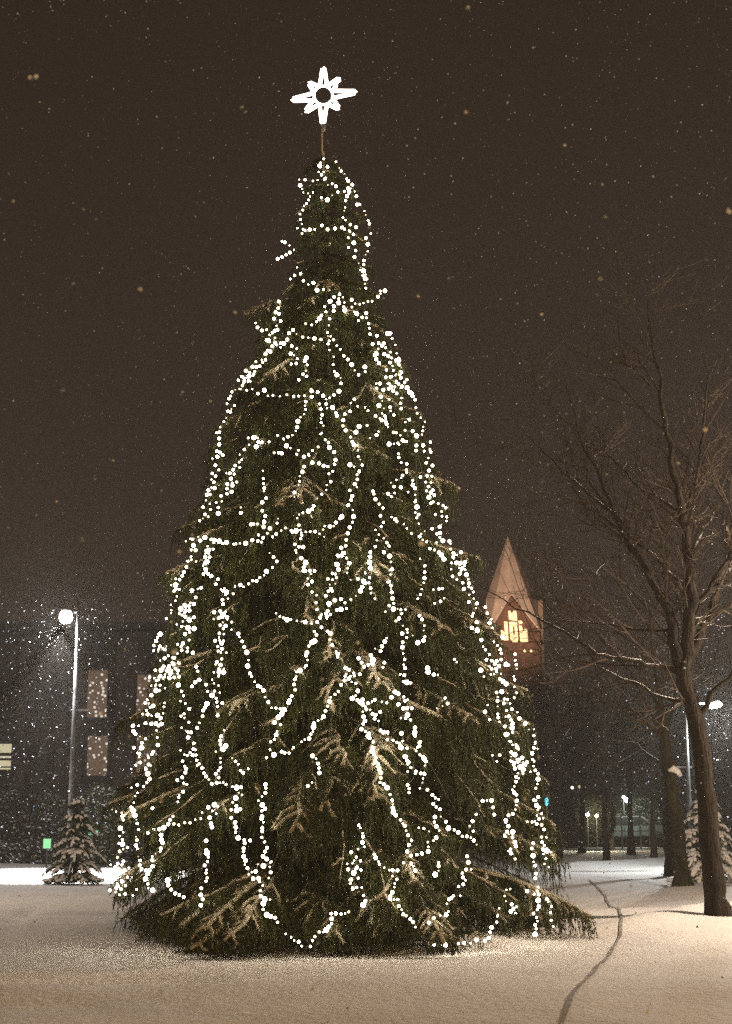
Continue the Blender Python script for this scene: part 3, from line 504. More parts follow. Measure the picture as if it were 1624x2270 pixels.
    ('lowest sagging loop touching the snow at the bottom centre', [('G', [(295, 1105), (187, 1112), (187, 1170), (163, 1213), (115, 1220), (93, 1247), (55, 1300), (12, 1305), (-30, 1270), (-75, 1230)])]),
    ('leftmost string along the low left outline', [('F', [(80, 548), (145, 570), (155, 620), (140, 665), (150, 700), (135, 720), (155, 740), (130, 765), (180, 785), (130, 815), (120, 860), (160, 880), (120, 900), (75, 915), (160, 935), (190, 930), (150, 900), (75, 985), (115, 1020), (180, 990), (130, 1050), (170, 1050), (75, 1070), (100, 1095), (170, 1100), (220, 1105), (240, 1070)])]),
    ('nearly level string climbing right in the low left part', [('F', [(315, 700), (355, 680), (390, 675), (425, 668), (450, 640), (485, 645), (520, 645), (555, 640), (593, 632), (650, 605), (675, 565), (710, 540), (740, 520), (765, 520), (740, 550), (765, 575), (725, 605), (735, 665)]), ('F', [(480, 590), (455, 620)])]),
    ('string hanging from the level one to the low left bough', [('F', [(408, 718), (405, 770), (395, 820), (345, 853), (345, 912), (300, 1000), (320, 1055), (350, 1070)]), ('F', [(435, 1010), (490, 1098), (548, 1115)])]),
    ('straight string of large bulbs hanging at the low left', [('F', [(690, 765), (692, 815), (710, 865), (680, 910), (703, 965), (693, 1015), (672, 1060), (660, 1090), (670, 1130), (662, 1160)])]),
    ('wide bright run of bulbs left of the pale claw bough', [('F', [(800, 40), (797, 75), (785, 130), (825, 130), (800, 155), (765, 170), (805, 170), (785, 215), (790, 270), (760, 320), (785, 375), (805, 370)]), ('F', [(860, 215), (905, 260), (925, 290), (965, 285), (925, 310)]), ('F', [(920, 405), (870, 500), (920, 550), (860, 555), (862, 598), (880, 632), (890, 695)])]),
    ('string down to the bottom knot left of the bottom centre', [('F', [(920, 405), (925, 455)]), ('F', [(900, 730), (975, 748), (943, 770), (935, 820), (940, 880), (965, 930), (970, 965), (1020, 950), (1020, 900), (1070, 905), (1110, 890)]), ('F', [(995, 1000), (1025, 1000), (1060, 1040), (1045, 1110), (1110, 1135), (1070, 1155), (1070, 1190), (1090, 1230), (1140, 1250), (1155, 1275)])]),
    ('slender vertical string left of the dark lower centre', [('F', [(1075, 380), (1075, 435), (1040, 485), (1075, 535), (1050, 585), (1058, 635), (1058, 690), (1060, 737), (1085, 795), (1060, 845), (1110, 890), (1105, 985)]), ('F', [(1385, 190), (1420, 250), (1420, 310)]), ('F', [(1345, 390), (1380, 375)])]),
    ('small string among the needles at lower left between two long strings', [('F', [(530, 175), (575, 200), (540, 235), (565, 290), (540, 335), (512, 362), (570, 390), (545, 430), (525, 450), (515, 500)]), ('F', [(350, 540), (345, 545)])]),
]
me = bpy.data.meshes.new('bulb')
phi = (1 + 5 ** .5) / 2
import bmesh
bm = bmesh.new(); bmesh.ops.create_icosphere(bm, subdivisions=2, radius=1.0); bm.to_mesh(me); bm.free()
me.materials.append(M['bulb']); me.polygons.foreach_set('use_smooth', [True] * len(me.polygons))
nb_tot = 0
me_dim = me.copy(); me_dim.materials.clear(); me_dim.materials.append(mat('bulb_glass_dim', (.8, .8, .8), .3, emit=(1, .80, .50), estr=2.2))
me_bright = me.copy(); me_bright.materials.clear(); me_bright.materials.append(mat('bulb_glass_bright', (.8, .8, .8), .3, emit=(1, .90, .74), estr=42))
for label, frags in STRINGS:
    root = empty('light_string', label, 'string lights', 'strings of white lights on the spruce')
    first = on_tree(*disp(frags[0][0], *frags[0][1][0])); root.location = first
    cab = MB(); bulbs = []; run = []
    for tl, pts in frags:
        dp = np.array([disp(tl, *p_) for p_ in pts]); acc = []
        for a, b in zip(dp[:-1], dp[1:]):
            L = np.hypot(*(b - a)); n = max(1, int(round(L / 11.5)))
            for k_ in range(n): acc.append(a + (b - a) * k_ / n)
        acc.append(dp[-1]); w3 = []
        for a in acc:
            j_ = a + rng.normal(0, 1.5, 2); q_ = on_tree(*j_); q_[1] -= .03 + .03 * rng.random(); w3.append(q_)
        w3 = np.array(w3)
        if bulbs:      # the cable dives behind the needles to the next visible run
            a_, b_ = bulbs[-1], w3[0]; m_ = (a_ + b_) / 2; m_[1] += .35; run.append(m_)
        run += list(w3); bulbs += list(w3)
    cab.tube(np.array(run) - first, .0045, 4); cab.build('cable', M['cable'], root)
    if len(bulbs) > 100:
        rest = MB(); ico = np.array([v_.co for v_ in me.vertices]); fc = [tuple(p_.vertices) for p_ in me.polygons]
        for k_ in range(100, len(bulbs)): rest.add(ico * .0150 + (bulbs[k_] - first), fc)
        tag(rest.build('bulbs', M['bulb'], root, True), kind='stuff'); bulbs = bulbs[:100]
    for p_ in bulbs:
        o = bpy.data.objects.new('bulb', rng.choice([0, 1, 2], p=[.66, .17, .17]) and (me_dim if rng.random() < .5 else me_bright) or me); sc.collection.objects.link(o); o.parent = root
        o.location = Vector(p_ - first); s_ = .0166 * rng.choice([.5, .75, 1, 1.22, 1.6], p=[.24, .25, .26, .16, .09])
        o.scale = (s_, s_, s_); nb_tot += 1
print('bulbs', nb_tot)

# ------------------------------------------------------------ bare trees
def grow(mb, tw, p, d, L, r, lev, Yspread=1.0):
    n = 5; pts = [p]; dd = d.copy()
    for k_ in range(n):
        dd = dd + rng.normal(0, .10, 3) + np.array([0, 0, .05]); dd /= np.linalg.norm(dd); pts.append(pts[-1] + dd * L / n)
    pts = np.array(pts); rad = np.linspace(r, max(r * .45, .003), n + 1)
    (mb if r > .02 else tw).tube(pts, rad, 6 if r > .02 else 3, cap=False)
    if lev <= 0: return
    for k_ in range(rng.integers(3, 5)):
        t = .2 + .78 * rng.random(); o = pts[0] * 0 + np.array([np.interp(t * n, np.arange(n + 1), pts[:, c_]) for c_ in range(3)])
        a = rng.normal(size=3); a -= dd * a.dot(dd); a /= np.linalg.norm(a); a[1] *= Yspread
        nd = dd * .8 + a * (.45 + .45 * rng.random()); nd /= np.linalg.norm(nd)
        grow(mb, tw, o, nd, L * (.45 + .25 * rng.random()), max(r * .5, .004), lev - 1, Yspread)
def bare_tree(Yd, trunk, mains, label, m, levs=2, twl=1.0, name='bare_tree', group='bare trees', stub=None):
    """trunk/mains: lists of (px,py,width_px); each main carries side twigs"""
    def w3(l): return np.array([P(a[0], a[1], Yd) for a in l]), np.array([a[2] for a in l]) * Yd / FPX / 2
    t, tr = w3(trunk); base = np.array([t[0][0], Yd, 0]); t[0][2] = min(t[0][2], .0) - .05
    r_ = empty(name, label, 'tree', group); r_.location = base
    mb = MB(); t = t - base
    # resample for roughness
    s = np.linspace(0, len(t) - 1, 24); tt = np.stack([np.interp(s, np.arange(len(t)), t[:, c_]) for c_ in range(3)], 1); tw_ = np.interp(s, np.arange(len(t)), tr)
    tt[1:, :2] += rng.normal(0, .012, (23, 2)); tw_ *= 1 + .06 * rng.normal(size=24); tw_[:3] *= [1.5, 1.22, 1.05]
    mb.tube(tt, tw_, 12); mb.build('trunk', m, r_, True)
    cb = MB(); tw = MB()
    for l in mains:
        q, qr = w3(l); q = q - base; qr = qr * (1.25 if Yd < 25 else 1); dy = rng.normal(0, .5) ; q[:, 1] += np.linspace(0, dy, len(q)) if len(q) > 1 else 0
        s = np.linspace(0, len(q) - 1, len(q) * 3); q2 = np.stack([np.interp(s, np.arange(len(q)), q[:, c_]) for c_ in range(3)], 1); r2 = np.interp(s, np.arange(len(q)), qr)
        q2[1:] += rng.normal(0, .02, (len(q2) - 1, 3)); cb.tube(q2, r2, 7, cap=False)
        Lt = np.linalg.norm(np.diff(q2, axis=0), axis=1).sum()
        for k_ in range(int(Lt * (4.4 if Yd < 25 else 3.0) * twl)):
            i_ = rng.integers(1, len(q2) - 1); dd = q2[i_ + 1] - q2[i_ - 1]; dd /= np.linalg.norm(dd)
            a = rng.normal(size=3); a -= dd * a.dot(dd); a /= np.linalg.norm(a)
            nd = dd * .8 + a * .7; nd /= np.linalg.norm(nd)
            grow(cb, tw, q2[i_], nd, (.35 + .75 * rng.random()) * min(1.5, .3 + Lt * .35), max(.005, min(r2[i_] * .5, .02)), levs)
    if stub:
        p0 = P(stub[0] - 6, stub[1] + 30, Yd - .12) - base; p1 = P(stub[0] + 4, stub[1], Yd - .25) - base
        mb = MB(); mb.tube(np.array([p0, (p0 + p1) / 2, p1]), np.array([.11, .10, .09]), 9); mb.build('stub', m, r_, True)
        mb = MB(); mb.tube(np.array([p1 + [-.10, 0, .03], p1 + [0, 0, .07], p1 + [.10, 0, .0], p1 + [.17, 0, -.08]]), np.array([.03, .08, .07, .03]), 8); mb.build('snow_cap', M['snow'], r_, True)
    cb.build('crown', m, r_, True); tw.build('twigs', M['twig'], r_)
    return r_
bare_tree(21.4, [(1592, 2055, 56), (1588, 2010, 52), (1580, 1933, 46), (1566, 1777, 42), (1556, 1664, 38), (1545, 1600, 36), (1527, 1535, 34), (1509, 1481, 32)],
    [[(1509, 1485, 26), (1500, 1450, 24), (1489, 1397, 20), (1475, 1350, 17), (1440, 1295, 13), (1400, 1225, 10), (1375, 1175, 8), (1331, 1127, 6), (1245, 1057, 4), (1172, 990, 2)],
     [(1515, 1485, 28), (1524, 1420, 24), (1528, 1355, 20), (1522, 1250, 18), (1510, 1165, 16), (1492, 1086, 13), (1470, 1000, 11), (1451, 911, 8), (1448, 841, 6), (1430, 770, 3), (1426, 735, 2)],
     [(1515, 1480, 22), (1545, 1430, 17), (1580, 1370, 14), (1612, 1275, 11), (1640, 1180, 8), (1655, 1090, 5), (1665, 1000, 2)],
     [(1500, 1490, 12), (1440, 1473, 8), (1380, 1463, 7), (1317, 1453, 6), (1234, 1407, 5), (1140, 1362, 3), (1053, 1309, 1.5)],
     [(1400, 1225, 7), (1375, 1172, 6), (1340, 1090, 5), (1312, 1032, 4), (1280, 975, 3), (1251, 848, 1.5)],
     [(1512, 1170, 10), (1537, 1086, 8), (1548, 1010, 7), (1553, 943, 5), (1550, 816, 2)],
     [(1448, 860, 4), (1400, 820, 3), (1375, 790, 2.5), (1360, 700, 1.2)],
     [(1489, 1397, 8), (1400, 1390, 5), (1330, 1385, 3.5), (1240, 1376, 2.5), (1180, 1320, 1.2)],
     [(1520, 1300, 8), (1460, 1235, 5), (1400, 1180, 3.5), (1320, 1120, 1.5)], [(1528, 1355, 9), (1575, 1300, 7), (1600, 1240, 5), (1660, 1170, 3)],
     [(1545, 1600, 12), (1580, 1530, 9), (1625, 1490, 7), (1680, 1420, 4)], [(1500, 1130, 7), (1440, 1080, 5), (1380, 1010, 3), (1330, 940, 1.5)],
     [(1535, 1560, 9), (1460, 1540, 6), (1380, 1500, 4), (1300, 1475, 2), (1220, 1470, 1)]],
    'thickest bare tree at right, its forked crown reaching out to the brick tower', M['bark'])
bare_tree(31.5, [(1515, 1964, 42), (1510, 1920, 34), (1502, 1834, 31), (1493, 1770, 29), (1485, 1705, 27), (1478, 1640, 18), (1466, 1560, 13), (1455, 1500, 10)],
    [[(1470, 1590, 10), (1440, 1530, 7), (1410, 1460, 5), (1385, 1400, 3), (1370, 1340, 1.5)], [(1475, 1620, 9), (1500, 1560, 6), (1495, 1480, 4), (1505, 1400, 2)],
     [(1478, 1650, 7), (1430, 1600, 5), (1360, 1560, 3), (1300, 1545, 1.5)], [(1455, 1500, 8), (1445, 1430, 5), (1450, 1360, 3), (1430, 1290, 1.5)]],
    'mossy bare tree with a snow topped stub, just left of the thickest trunk', M['bark_moss'], stub=(1489, 1712))
bare_tree(36, [(1488, 1925, 26), (1482, 1850, 21), (1478, 1749, 18), (1468, 1640, 13), (1455, 1560, 9)],
    [[(1468, 1640, 8), (1430, 1560, 5), (1400, 1500, 3), (1380, 1450, 1.5)], [(1458, 1580, 7), (1480, 1500, 5), (1470, 1420, 3), (1480, 1360, 1.5)], [(1472, 1700, 6), (1410, 1650, 4), (1350, 1640, 2)]],
    'slim dark bare tree close behind the mossy trunk', M['bark'])
bgs = [(1240, 52, 1500, 'bare tree nearest the spruce, below the brick tower'), (1290, 58, 1470, 'bare tree behind the blue round sign'), (1345, 50, 1440, 'bare tree behind the round clipped bush'),
       (1400, 56, 1420, 'bare tree beyond the low rail fence'), (1450, 48, 1380, 'tallest bare background tree left of the slim trunk'), (1560, 54, 1400, 'bare tree far behind the snowy fir, right of the lamp post'), (1620, 60, 1420, 'bare background tree at the right picture edge')]
for px, Yd, top, lb in bgs:
    yb = G_y = 1135 + FPX * math.tan(PITCH + math.atan(EYE / Yd)); h = yb - top
    ms = []
    for k_ in range(7):
        sx = rng.normal(0, 28); y0 = yb - h * (.28 + .42 * rng.random()); y1 = y0 - h * (.22 + .3 * rng.random())
        ms.append([(px + sx * .1, y0, 6), (px + sx * .6, (y0 + y1) / 2, 4), (px + sx * 1.3, max(y1, top), 1.5)])
    bare_tree(Yd, [(px, yb, 13), (px + rng.normal(0, 4), yb - h * .4, 9), (px + rng.normal(0, 8), yb - h * .75, 5), (px + rng.normal(0, 8), top, 1.5)], ms, lb, M['bark'], levs=1, twl=.8, group='bare trees beyond the square')
bare_tree(50, [(60, 1900, 9), (64, 1750, 7), (58, 1600, 5), (66, 1500, 2)],
    [[(62, 1760, 6), (90, 1640, 4), (105, 1520, 2), (118, 1440, 1)], [(62, 1740, 6), (30, 1620, 4), (15, 1540, 2), (-10, 1470, 1)], [(60, 1640, 5), (80, 1560, 3), (78, 1440, 1)], [(64, 1800, 5), (120, 1700, 3), (150, 1600, 1.5)],
     [(62, 1700, 5), (130, 1590, 3), (190, 1480, 1.2)]],
    'thin bare tree left of the street lamp, twigs glinting in its light', M['bark'], levs=1, twl=.8)

# ------------------------------------------------------------ small snowy firs
def small_fir(Yd, px, py_base, hpx, wpx, label, snowmul=1.0, n_l=9):
    b = G(px, py_base); b = P(px, py_base, Yd); k_ = Yd / FPX; H = hpx * k_; W = wpx * k_ / 2
    r_ = empty('small_fir', label, 'fir', 'small snowy firs'); r_.location = (b[0], Yd, 0)
    mb = MB(); u = np.linspace(0, 1, 6); mb.tube(np.stack([0 * u, 0 * u, u * H], 1), .05 * (1 - u) + .008, 8); mb.build('trunk', M['bark'], r_, True)
    tr, sn, st = [], MB(), []
    for li in range(n_l):
        zf = .06 + .86 * li / (n_l - 1); rr = W * (1 - zf) ** .62 + .06
        nb_ = int(13 - 7 * zf)
        for q_ in range(nb_):
            a = 2 * math.pi * (q_ + rng.random() * .6) / nb_ + li; R_ = rr * (.75 + .35 * rng.random()); m_ = 6; u = np.linspace(0, 1, m_)
            o = np.array([math.cos(a), math.sin(a), 0]); zb_ = zf * H + rng.normal(0, .05) * H * .5; R_ *= .75 + .5 * rng.random(); pts = o * (u * R_)[:, None]; pts[:, 2] = np.maximum(zb_ + .10 * R_ * np.sin(u * 2.5) - .42 * R_ * u ** 2, .04)
            dd = np.diff(pts, axis=0); tr.append(needles(pts[:-1], dd, 26, .09, .016, .9))
            for sd in (-1, 1):
                sde = np.array([-o[1], o[0], 0]) * sd
                for t_ in (.35, .55, .75):
                    p0 = np.array([np.interp(t_, u, pts[:, c_]) for c_ in range(3)]); v = (o * .6 + sde * .8) * R_ * .45 * (1.1 - t_); v[2] -= .05
                    tr.append(needles(p0[None], v[None], 34, .09, .016, .9))
                    if rng.random() < .8 * snowmul:
                        sn.tube(np.array([p0, p0 + v * .5, p0 + v]) + [0, 0, .03], np.array([.03, .04, .02]) * (.6 + .8 * rng.random()), 5)
            sn.tube(pts[2:] + [0, 0, .03], np.array([.02, .04, .05, .025]) * (.3 + 1.0 * rng.random()) * snowmul, 6)
    tri_obj('foliage', np.concatenate(tr), M['needle2'], r_); sn.build('snow_cover', M['snow'], r_, True)
small_fir(34, 166, 1947, 182, 128, 'small young fir with snow on its tiers, in front of the left street lamp', .7, 7)
small_fir(33.5, 1572, 1962, 205, 150, 'bushy young fir thick with snow between the bare trunks at right', 1.25, 10)

# ------------------------------------------------------------ hedges and shrubs
def leafy(name, label, cat, c, d, n, m=None, top_noise=.12, leaf=.07, group=None, rnd=False):
    """box- or ball-shaped leafy mass with small leaf faces through its outer volume"""
    c = np.array(c, float); d = np.array(d, float)
    p = rng.random((n, 3)) - .5
    if rnd:
        v = rng.normal(size=(n, 3)); v /= np.linalg.norm(v, axis=1)[:, None]; p = v * (.5 * rng.random((n, 1)) ** .35)
    p = p * d; p[:, 2] += top_noise * vnoise(p[:, 0] + c[0] + 50, p[:, 1] + 50, .6, 4) * 2 + d[2] / 2
    a = rng.normal(size=(n, 3)); a /= np.linalg.norm(a, axis=1)[:, None]; b = np.cross(a, rng.normal(size=(n, 3))); b /= np.linalg.norm(b, axis=1)[:, None]
    l = leaf * (.6 + .8 * rng.random((n, 1))); t = np.stack([p - a * l, p + a * l, p + b * l * 1.1], 1)
    t[..., 2] = np.maximum(t[..., 2], .01)
    o = tri_obj(name, t, m or M['hedge']); o.location = c; return tag(o, label, cat, group)
def xz(px, Y): return P(px, 1800, Y)[0]
leafy('hedge', 'long low clipped hedge with snow on top behind the bright snow strip at left', 'hedge', (xz(40, 46), 46, 0), (5.2, .8, .62), 14000)
leafy('hedge', 'taller clipped hedge row behind the low hedge at left', 'hedge', (xz(95, 50), 50, 0), (6.2, 1.2, 1.45), 22000, group=None)
leafy('shrub', 'brown loose shrub left of the street lamp foot, by the cyan lit strip', 'shrub', (xz(112, 47.6), 47.6, 0), (1.2, 1.2, 2.2), 5000, rnd=True)
leafy('shrub', 'wide loose shrub showing between the small fir and the spruce', 'shrub', (xz(222, 44), 44, 0), (1.7, 1.4, 2.4), 7000, rnd=True)
leafy('shrub', 'brown shrub at the left picture edge beneath the yellow window', 'shrub', (xz(10, 52), 52, 0), (1.8, 1.3, 2.6), 6000, rnd=True)
leafy('round_bush', 'dark round clipped bush beyond the square, left of the yellowish post', 'bush', (xz(1318, 62), 62, .2), (1.75, 1.6, 2.3), 16000, rnd=True, m=mat('dark_leaf', (.014, .016, .008), .9))
leafy('hedge', 'very low dark hedge along the far edge of the square at right', 'hedge', (xz(1370, 66), 66, 0), (7.5, .8, .40), 16000)
leafy('shrub', 'loose olive shrub between the blue sign and the round bush', 'shrub', (xz(1262, 68), 68, 0), (2.2, 1.4, 2.7), 7000, rnd=True)
leafy('shrub', 'loose shrub behind the low rail fence', 'shrub', (xz(1400, 72), 72, 0), (3.0, 1.5, 2.3), 8000, rnd=True)
# far wood: one mass too far and dark to count
t_ = []
for k_ in range(900):
    x0 = rng.uniform(8, 34); y0 = rng.uniform(84, 98); h0 = rng.uniform(6.5, 9.5); lean = rng.normal(0, .06)
    n_ = 10; base = np.array([[x0, y0, 0.]]); 
    t_.append(needles(base, np.array([[lean * h0, 0, h0]]), 34, 1.3, .06, .55))
far = tri_obj('far_wood', np.concatenate(t_), M['twig']); tag(far, 'dark leafless wood closing the view behind the square', 'wood', kind='stuff')

# ------------------------------------------------------------ left building
BY = 62.0
bld = empty('office_building', 'long dark building at left with tall speckled windows and a lit yellow window', 'building'); bx0, bx1 = xz(-60, BY) - 6, xz(520, BY)
bld.location = (bx0, BY, 0); W_ = bx1 - bx0; Hb = P(200, 1400, BY)[2]
def wall_with_holes(x0, x1, z0, z1, holes, depth, m, parent, org):
    xs = sorted({x0, x1, *[h[0] for h in holes], *[h[1] for h in holes]}); zs = sorted({z0, z1, *[h[2] for h in holes], *[h[3] for h in holes]})
    mb = MB()
    for a, b in zip(xs[:-1], xs[1:]):
        for c, d in zip(zs[:-1], zs[1:]):
            mx_, mz_ = (a + b) / 2, (c + d) / 2
            if any(h[0] < mx_ < h[1] and h[2] < mz_ < h[3] for h in holes): continue
            mb.box(((a + b) / 2 - org[0], depth / 2, (c + d) / 2), (b - a, depth, d - c))
    return mb.build('wall', m, parent)
def rect(px0, px1, py0, py1, Y):
    a = P(px0, py1, Y); b = P(px1, py0, Y); return (a[0], b[0], a[2], b[2])
wins = [rect(186, 243, 1480, 1594, BY), rect(186, 243, 1627, 1723, BY), rect(296, 352, 1490, 1596, BY), rect(296, 352, 1627, 1723, BY)]
yw = rect(-14, 27, 1648, 1708, BY)
wall_with_holes(bx0, bx1, -.1, Hb, wins + [yw], .4, M['wall'], bld, (bx0, BY))
mb = MB(); mb.box((W_ / 2, 5.4, Hb / 2), (W_, 9.98, Hb - .05)); mb.build('rear_block', M['wall'], bld)
mb = MB(); mb.box((W_ / 2, 4.8, Hb + .16), (W_ + .6, 11, .3)); mb.build('roof', M['wall'], bld)
for px in (-20, 42, 88, 130, 168, 262, 284, 372):
    mb = MB(); mb.box((xz(px, BY) - bx0, -.12, Hb / 2 - .2), (.42, .23, Hb - .5)); mb.build('pilaster', M['wall2'], bld)
for (a, b, c, d) in wins:
    mb = MB()
    for bx_ in ((a + .04, (c + d) / 2, .08, d - c), (b - .04, (c + d) / 2, .08, d - c)): mb.box((bx_[0] - bx0, .2, bx_[1]), (bx_[2], .1, bx_[3]))
    for zz_ in (c + .04, d - .04): mb.box(((a + b) / 2 - bx0, .2, zz_), (b - a - .17, .1, .08))
    f_ = mb.build('window', M['darkmetal'], bld)
    mb = MB(); mb.box(((a + b) / 2 - bx0, .26, (c + d) / 2), (b - a - .02, .02, d - c - .02)); mb.build('pane', M['pane'], f_)
a, b, c, d = yw; mb = MB()
for fz, fh in ((.42, .09), (.60, .12), (.13, .05), (0.02, .04)): mb.box(((a + b) / 2 - bx0, .18, c + (d - c) * fz), (b - a, .06, (d - c) * fh))
f_ = mb.build('window', M['darkmetal'], bld); mb = MB(); mb.box(((a + b) / 2 - bx0, .26, (c + d) / 2), (b - a - .02, .02, d - c - .02)); mb.build('pane', M['yellow'], f_)

# cyan strip light, green strips, small signs at left
p_ = P(142 / 1.8042, 1806, 56)
r_ = empty('light_column', 'slim column with a cyan lit strip and pale cap by the dark building', 'light column'); r_.location = (p_[0], 56, 0)
zt, zb = P(78, 1786, 56)[2], P(78, 1826, 56)[2]
mb = MB(); mb.box((0, .08, zt / 2), (.22, .1, zt)); mb.build('post', M['darkmetal'], r_)
mb = MB(); mb.box((0, 0, (zt + zb) / 2), (.16, .05, zt - zb)); mb.build('light_strip', M['cyan'], r_)
mb = MB(); mb.box((0, .03, zt + .35), (.38, .2, .12)); mb.build('cap', M['metal'], r_)
mb = MB(); mb.box((0, .05, zt + .17), (.1, .08, .3)); mb.build('neck', M['darkmetal'], r_)
for px0, px1, py, h_, lb in ((191, 217, 1846, 9, 'wide green lit strip sign right of the small fir'), (97, 113, 1870, 20, 'small square green lit sign in front of the hedge row')):
    Yd = 43.0; a = P(px0, py, Yd); b = P(px1, py, Yd); hh = h_ * Yd / FPX
    r_ = empty('lit_sign', lb, 'sign'); r_.location = ((a[0] + b[0]) / 2, Yd, 0)
    mb = MB(); mb.box((0, 0, a[2]), (b[0] - a[0], .04, hh)); mb.build('lit_panel', M['green'], r_)
    mb = MB(); mb.box((0, .05, a[2]), (b[0] - a[0] + .06, .05, hh + .06)); mb.build('housing', M['darkmetal'], r_)
    mb = MB(); mb.tube([(0, .05, 0), (0, .05, a[2] - hh / 2 - .03)], .025, 8); mb.build('post', M['darkmetal'], r_)

# ------------------------------------------------------------ brick tower with JOL letters
TY = 100.0
def T(px, py, Y=TY): return P(px, py, Y)
tw_ = empty('brick_tower', 'red brick tower with steep pointed roof and lit JÓL letters in its gable', 'tower')
cxT = T(1140, 1400)[0]; tw_.location = (cxT, TY, 0)
x0, x1 = T(1086, 1400)[0] - cxT, T(1197, 1400)[0] - cxT; zg = T(1140, 1397)[2]; hw = (x1 - x0) / 2; mx = (x0 + x1) / 2
mb = MB(); mb.box((mx, hw, zg / 2 - .1), (x1 - x0, 2 * hw, zg - .05)); mb.build('wall', M['brick'], tw_)
# spire: helm roof over four gables
ap = np.array([T(1131, 1178)[0] - cxT, hw, T(1131, 1178)[2]]); pk = T(1134, 1318)[2]; pkx = T(1134, 1318)[0] - cxT
e = .25; c_ = [(x0 - e * .2, -e, zg), (x1, -e, zg), (x1, 2 * hw + e, zg), (x0 - e * .2, 2 * hw + e, zg)]
g_ = [(pkx, -e, pk), (x1, hw, pk), (pkx, 2 * hw + e, pk), (x0 - e * .2, hw, pk)]
v = [tuple(ap)] + c_ + g_; f = [(0, 8, 1, 5), (0, 5, 2, 6), (0, 6, 3, 7), (0, 7, 4, 8)]
mb = MB(); mb.add(v, f); sp = mb.build('spire', M['copper'], tw_); md = sp.modifiers.new('thick', 'SOLIDIFY'); md.thickness = .12; md.offset = -1
mb = MB(); mb.prism([(x0 + .05, zg - .05), (x1 - .05, zg - .05), (pkx, pk - .12)], .3); gb = mb.build('gable', M['brick'], tw_)
# side stair shaft with pale wall, behind to the right
mb = MB(); a = T(1197, 1500)[0] - cxT; b = T(1207, 1500)[0] - cxT; zt = T(1202, 1327)[2]
sa = x1 + .01; mb.box(((sa + b + .1) / 2, hw + .6, zt / 2), (b + .1 - sa, 2 * hw, zt)); mb.build('stair_shaft', M['pale'], tw_)
mb = MB(); zc = T(1160, 1430)[2]; mb.box((mx, -.12, zc), (x1 - x0 + .1, .22, .35)); mb.build('cornice', M['brick'], tw_)
for px in (1036 + 127, 1170, 1177, 1184, 1190):
    p_ = T(px, 1444); mb = MB(); mb.lathe([(.02, -.1), (.09, -.05), (.09, .05), (.02, .1)], (p_[0] - cxT, -.3, p_[2]), 10); mb.build('balcony_lamp', M['jol'] if px % 2 else M['pale'], tw_, True)
def L6(x, y): p = T((1960 + x / 5.8) / 1.8042, (2350 + y / 5.8) / 1.8042, TY); return (p[0] - cxT, p[2])
def letter(poly, hole=None):
    mb = MB(); q_ = [L6(*p) for p in poly]
    if hole:
        h_ = [L6(*p) for p in hole]; n = len(q_); v = [(x, -.16, z) for x, z in q_ + h_] + [(x, -.05, z) for x, z in q_ + h_]
        f = []
        for k_ in range(n):
            l = (k_ + 1) % n; f += [(k_, l, n + l, n + k_), (2 * n + k_, 3 * n + k_, 3 * n + l, 2 * n + l), (k_, 2 * n + k_, 2 * n + l, l), (n + k_, n + l, 3 * n + l, 3 * n + k_)]
        mb.add(v, f); return mb.build('letter', M['jol'], tw_)
    o = mb; mb.prism(q_, .11); o = mb.build('letter', M['jol'], tw_); o.location = (0, -.16, 0); return o
letter([(250, 985), (300, 1000), (330, 1055), (345, 1040), (325, 790), (405, 800), (432, 1225), (330, 1230), (262, 1170)])           # J
letter([(445, 800), (540, 800), (630, 815), (640, 1000), (655, 1180), (640, 1280), (545, 1290), (470, 1180)],
       [(530, 900), (548, 895), (570, 910), (575, 1000), (580, 1080), (570, 1120), (555, 1125), (540, 1080)])                          # O
letter([(425, 545), (470, 545), (505, 610), (545, 545), (605, 545), (622, 640), (632, 785), (440, 745)])                               # accent
letter([(670, 860), (740, 890), (770, 1040), (800, 960), (860, 970), (885, 1260), (710, 1275)])                                        # L
letter([(660, 775), (720, 770), (760, 815), (735, 850), (670, 835)])
# warm unseen spotlight without a fitting, placed before the tower, lights its brick and roof
fl = bpy.data.lights.new('flood', 'SPOT'); fl.energy = 24000; fl.color = (1, .68, .47); fl.spot_size = R(50); fl.spot_blend = 1.0; fl.shadow_soft_size = .3
fo = bpy.data.objects.new('flood', fl); sc.collection.objects.link(fo); fo.parent = tw_
fo.location = (-3.0, -17, 8.0); dirv = Vector((0, 1, 18.5)) - Vector(fo.location); fo.rotation_euler = dirv.to_track_quat('-Z', 'Y').to_euler()
# low annex at the tower foot
an = MB(); an.box((0, 0, 1.9), (9.5, 6, 3.8)); 
ar = empty('low_building', 'low dark building at the foot of the brick tower', 'building'); ar.location = (T(1215, 1750)[0], 92, 0); an.build('wall', M['wall'], ar)
mb = MB(); mb.box((0, 0, 3.95), (10, 6.5, .28)); mb.build('roof', M['wall2'], ar)

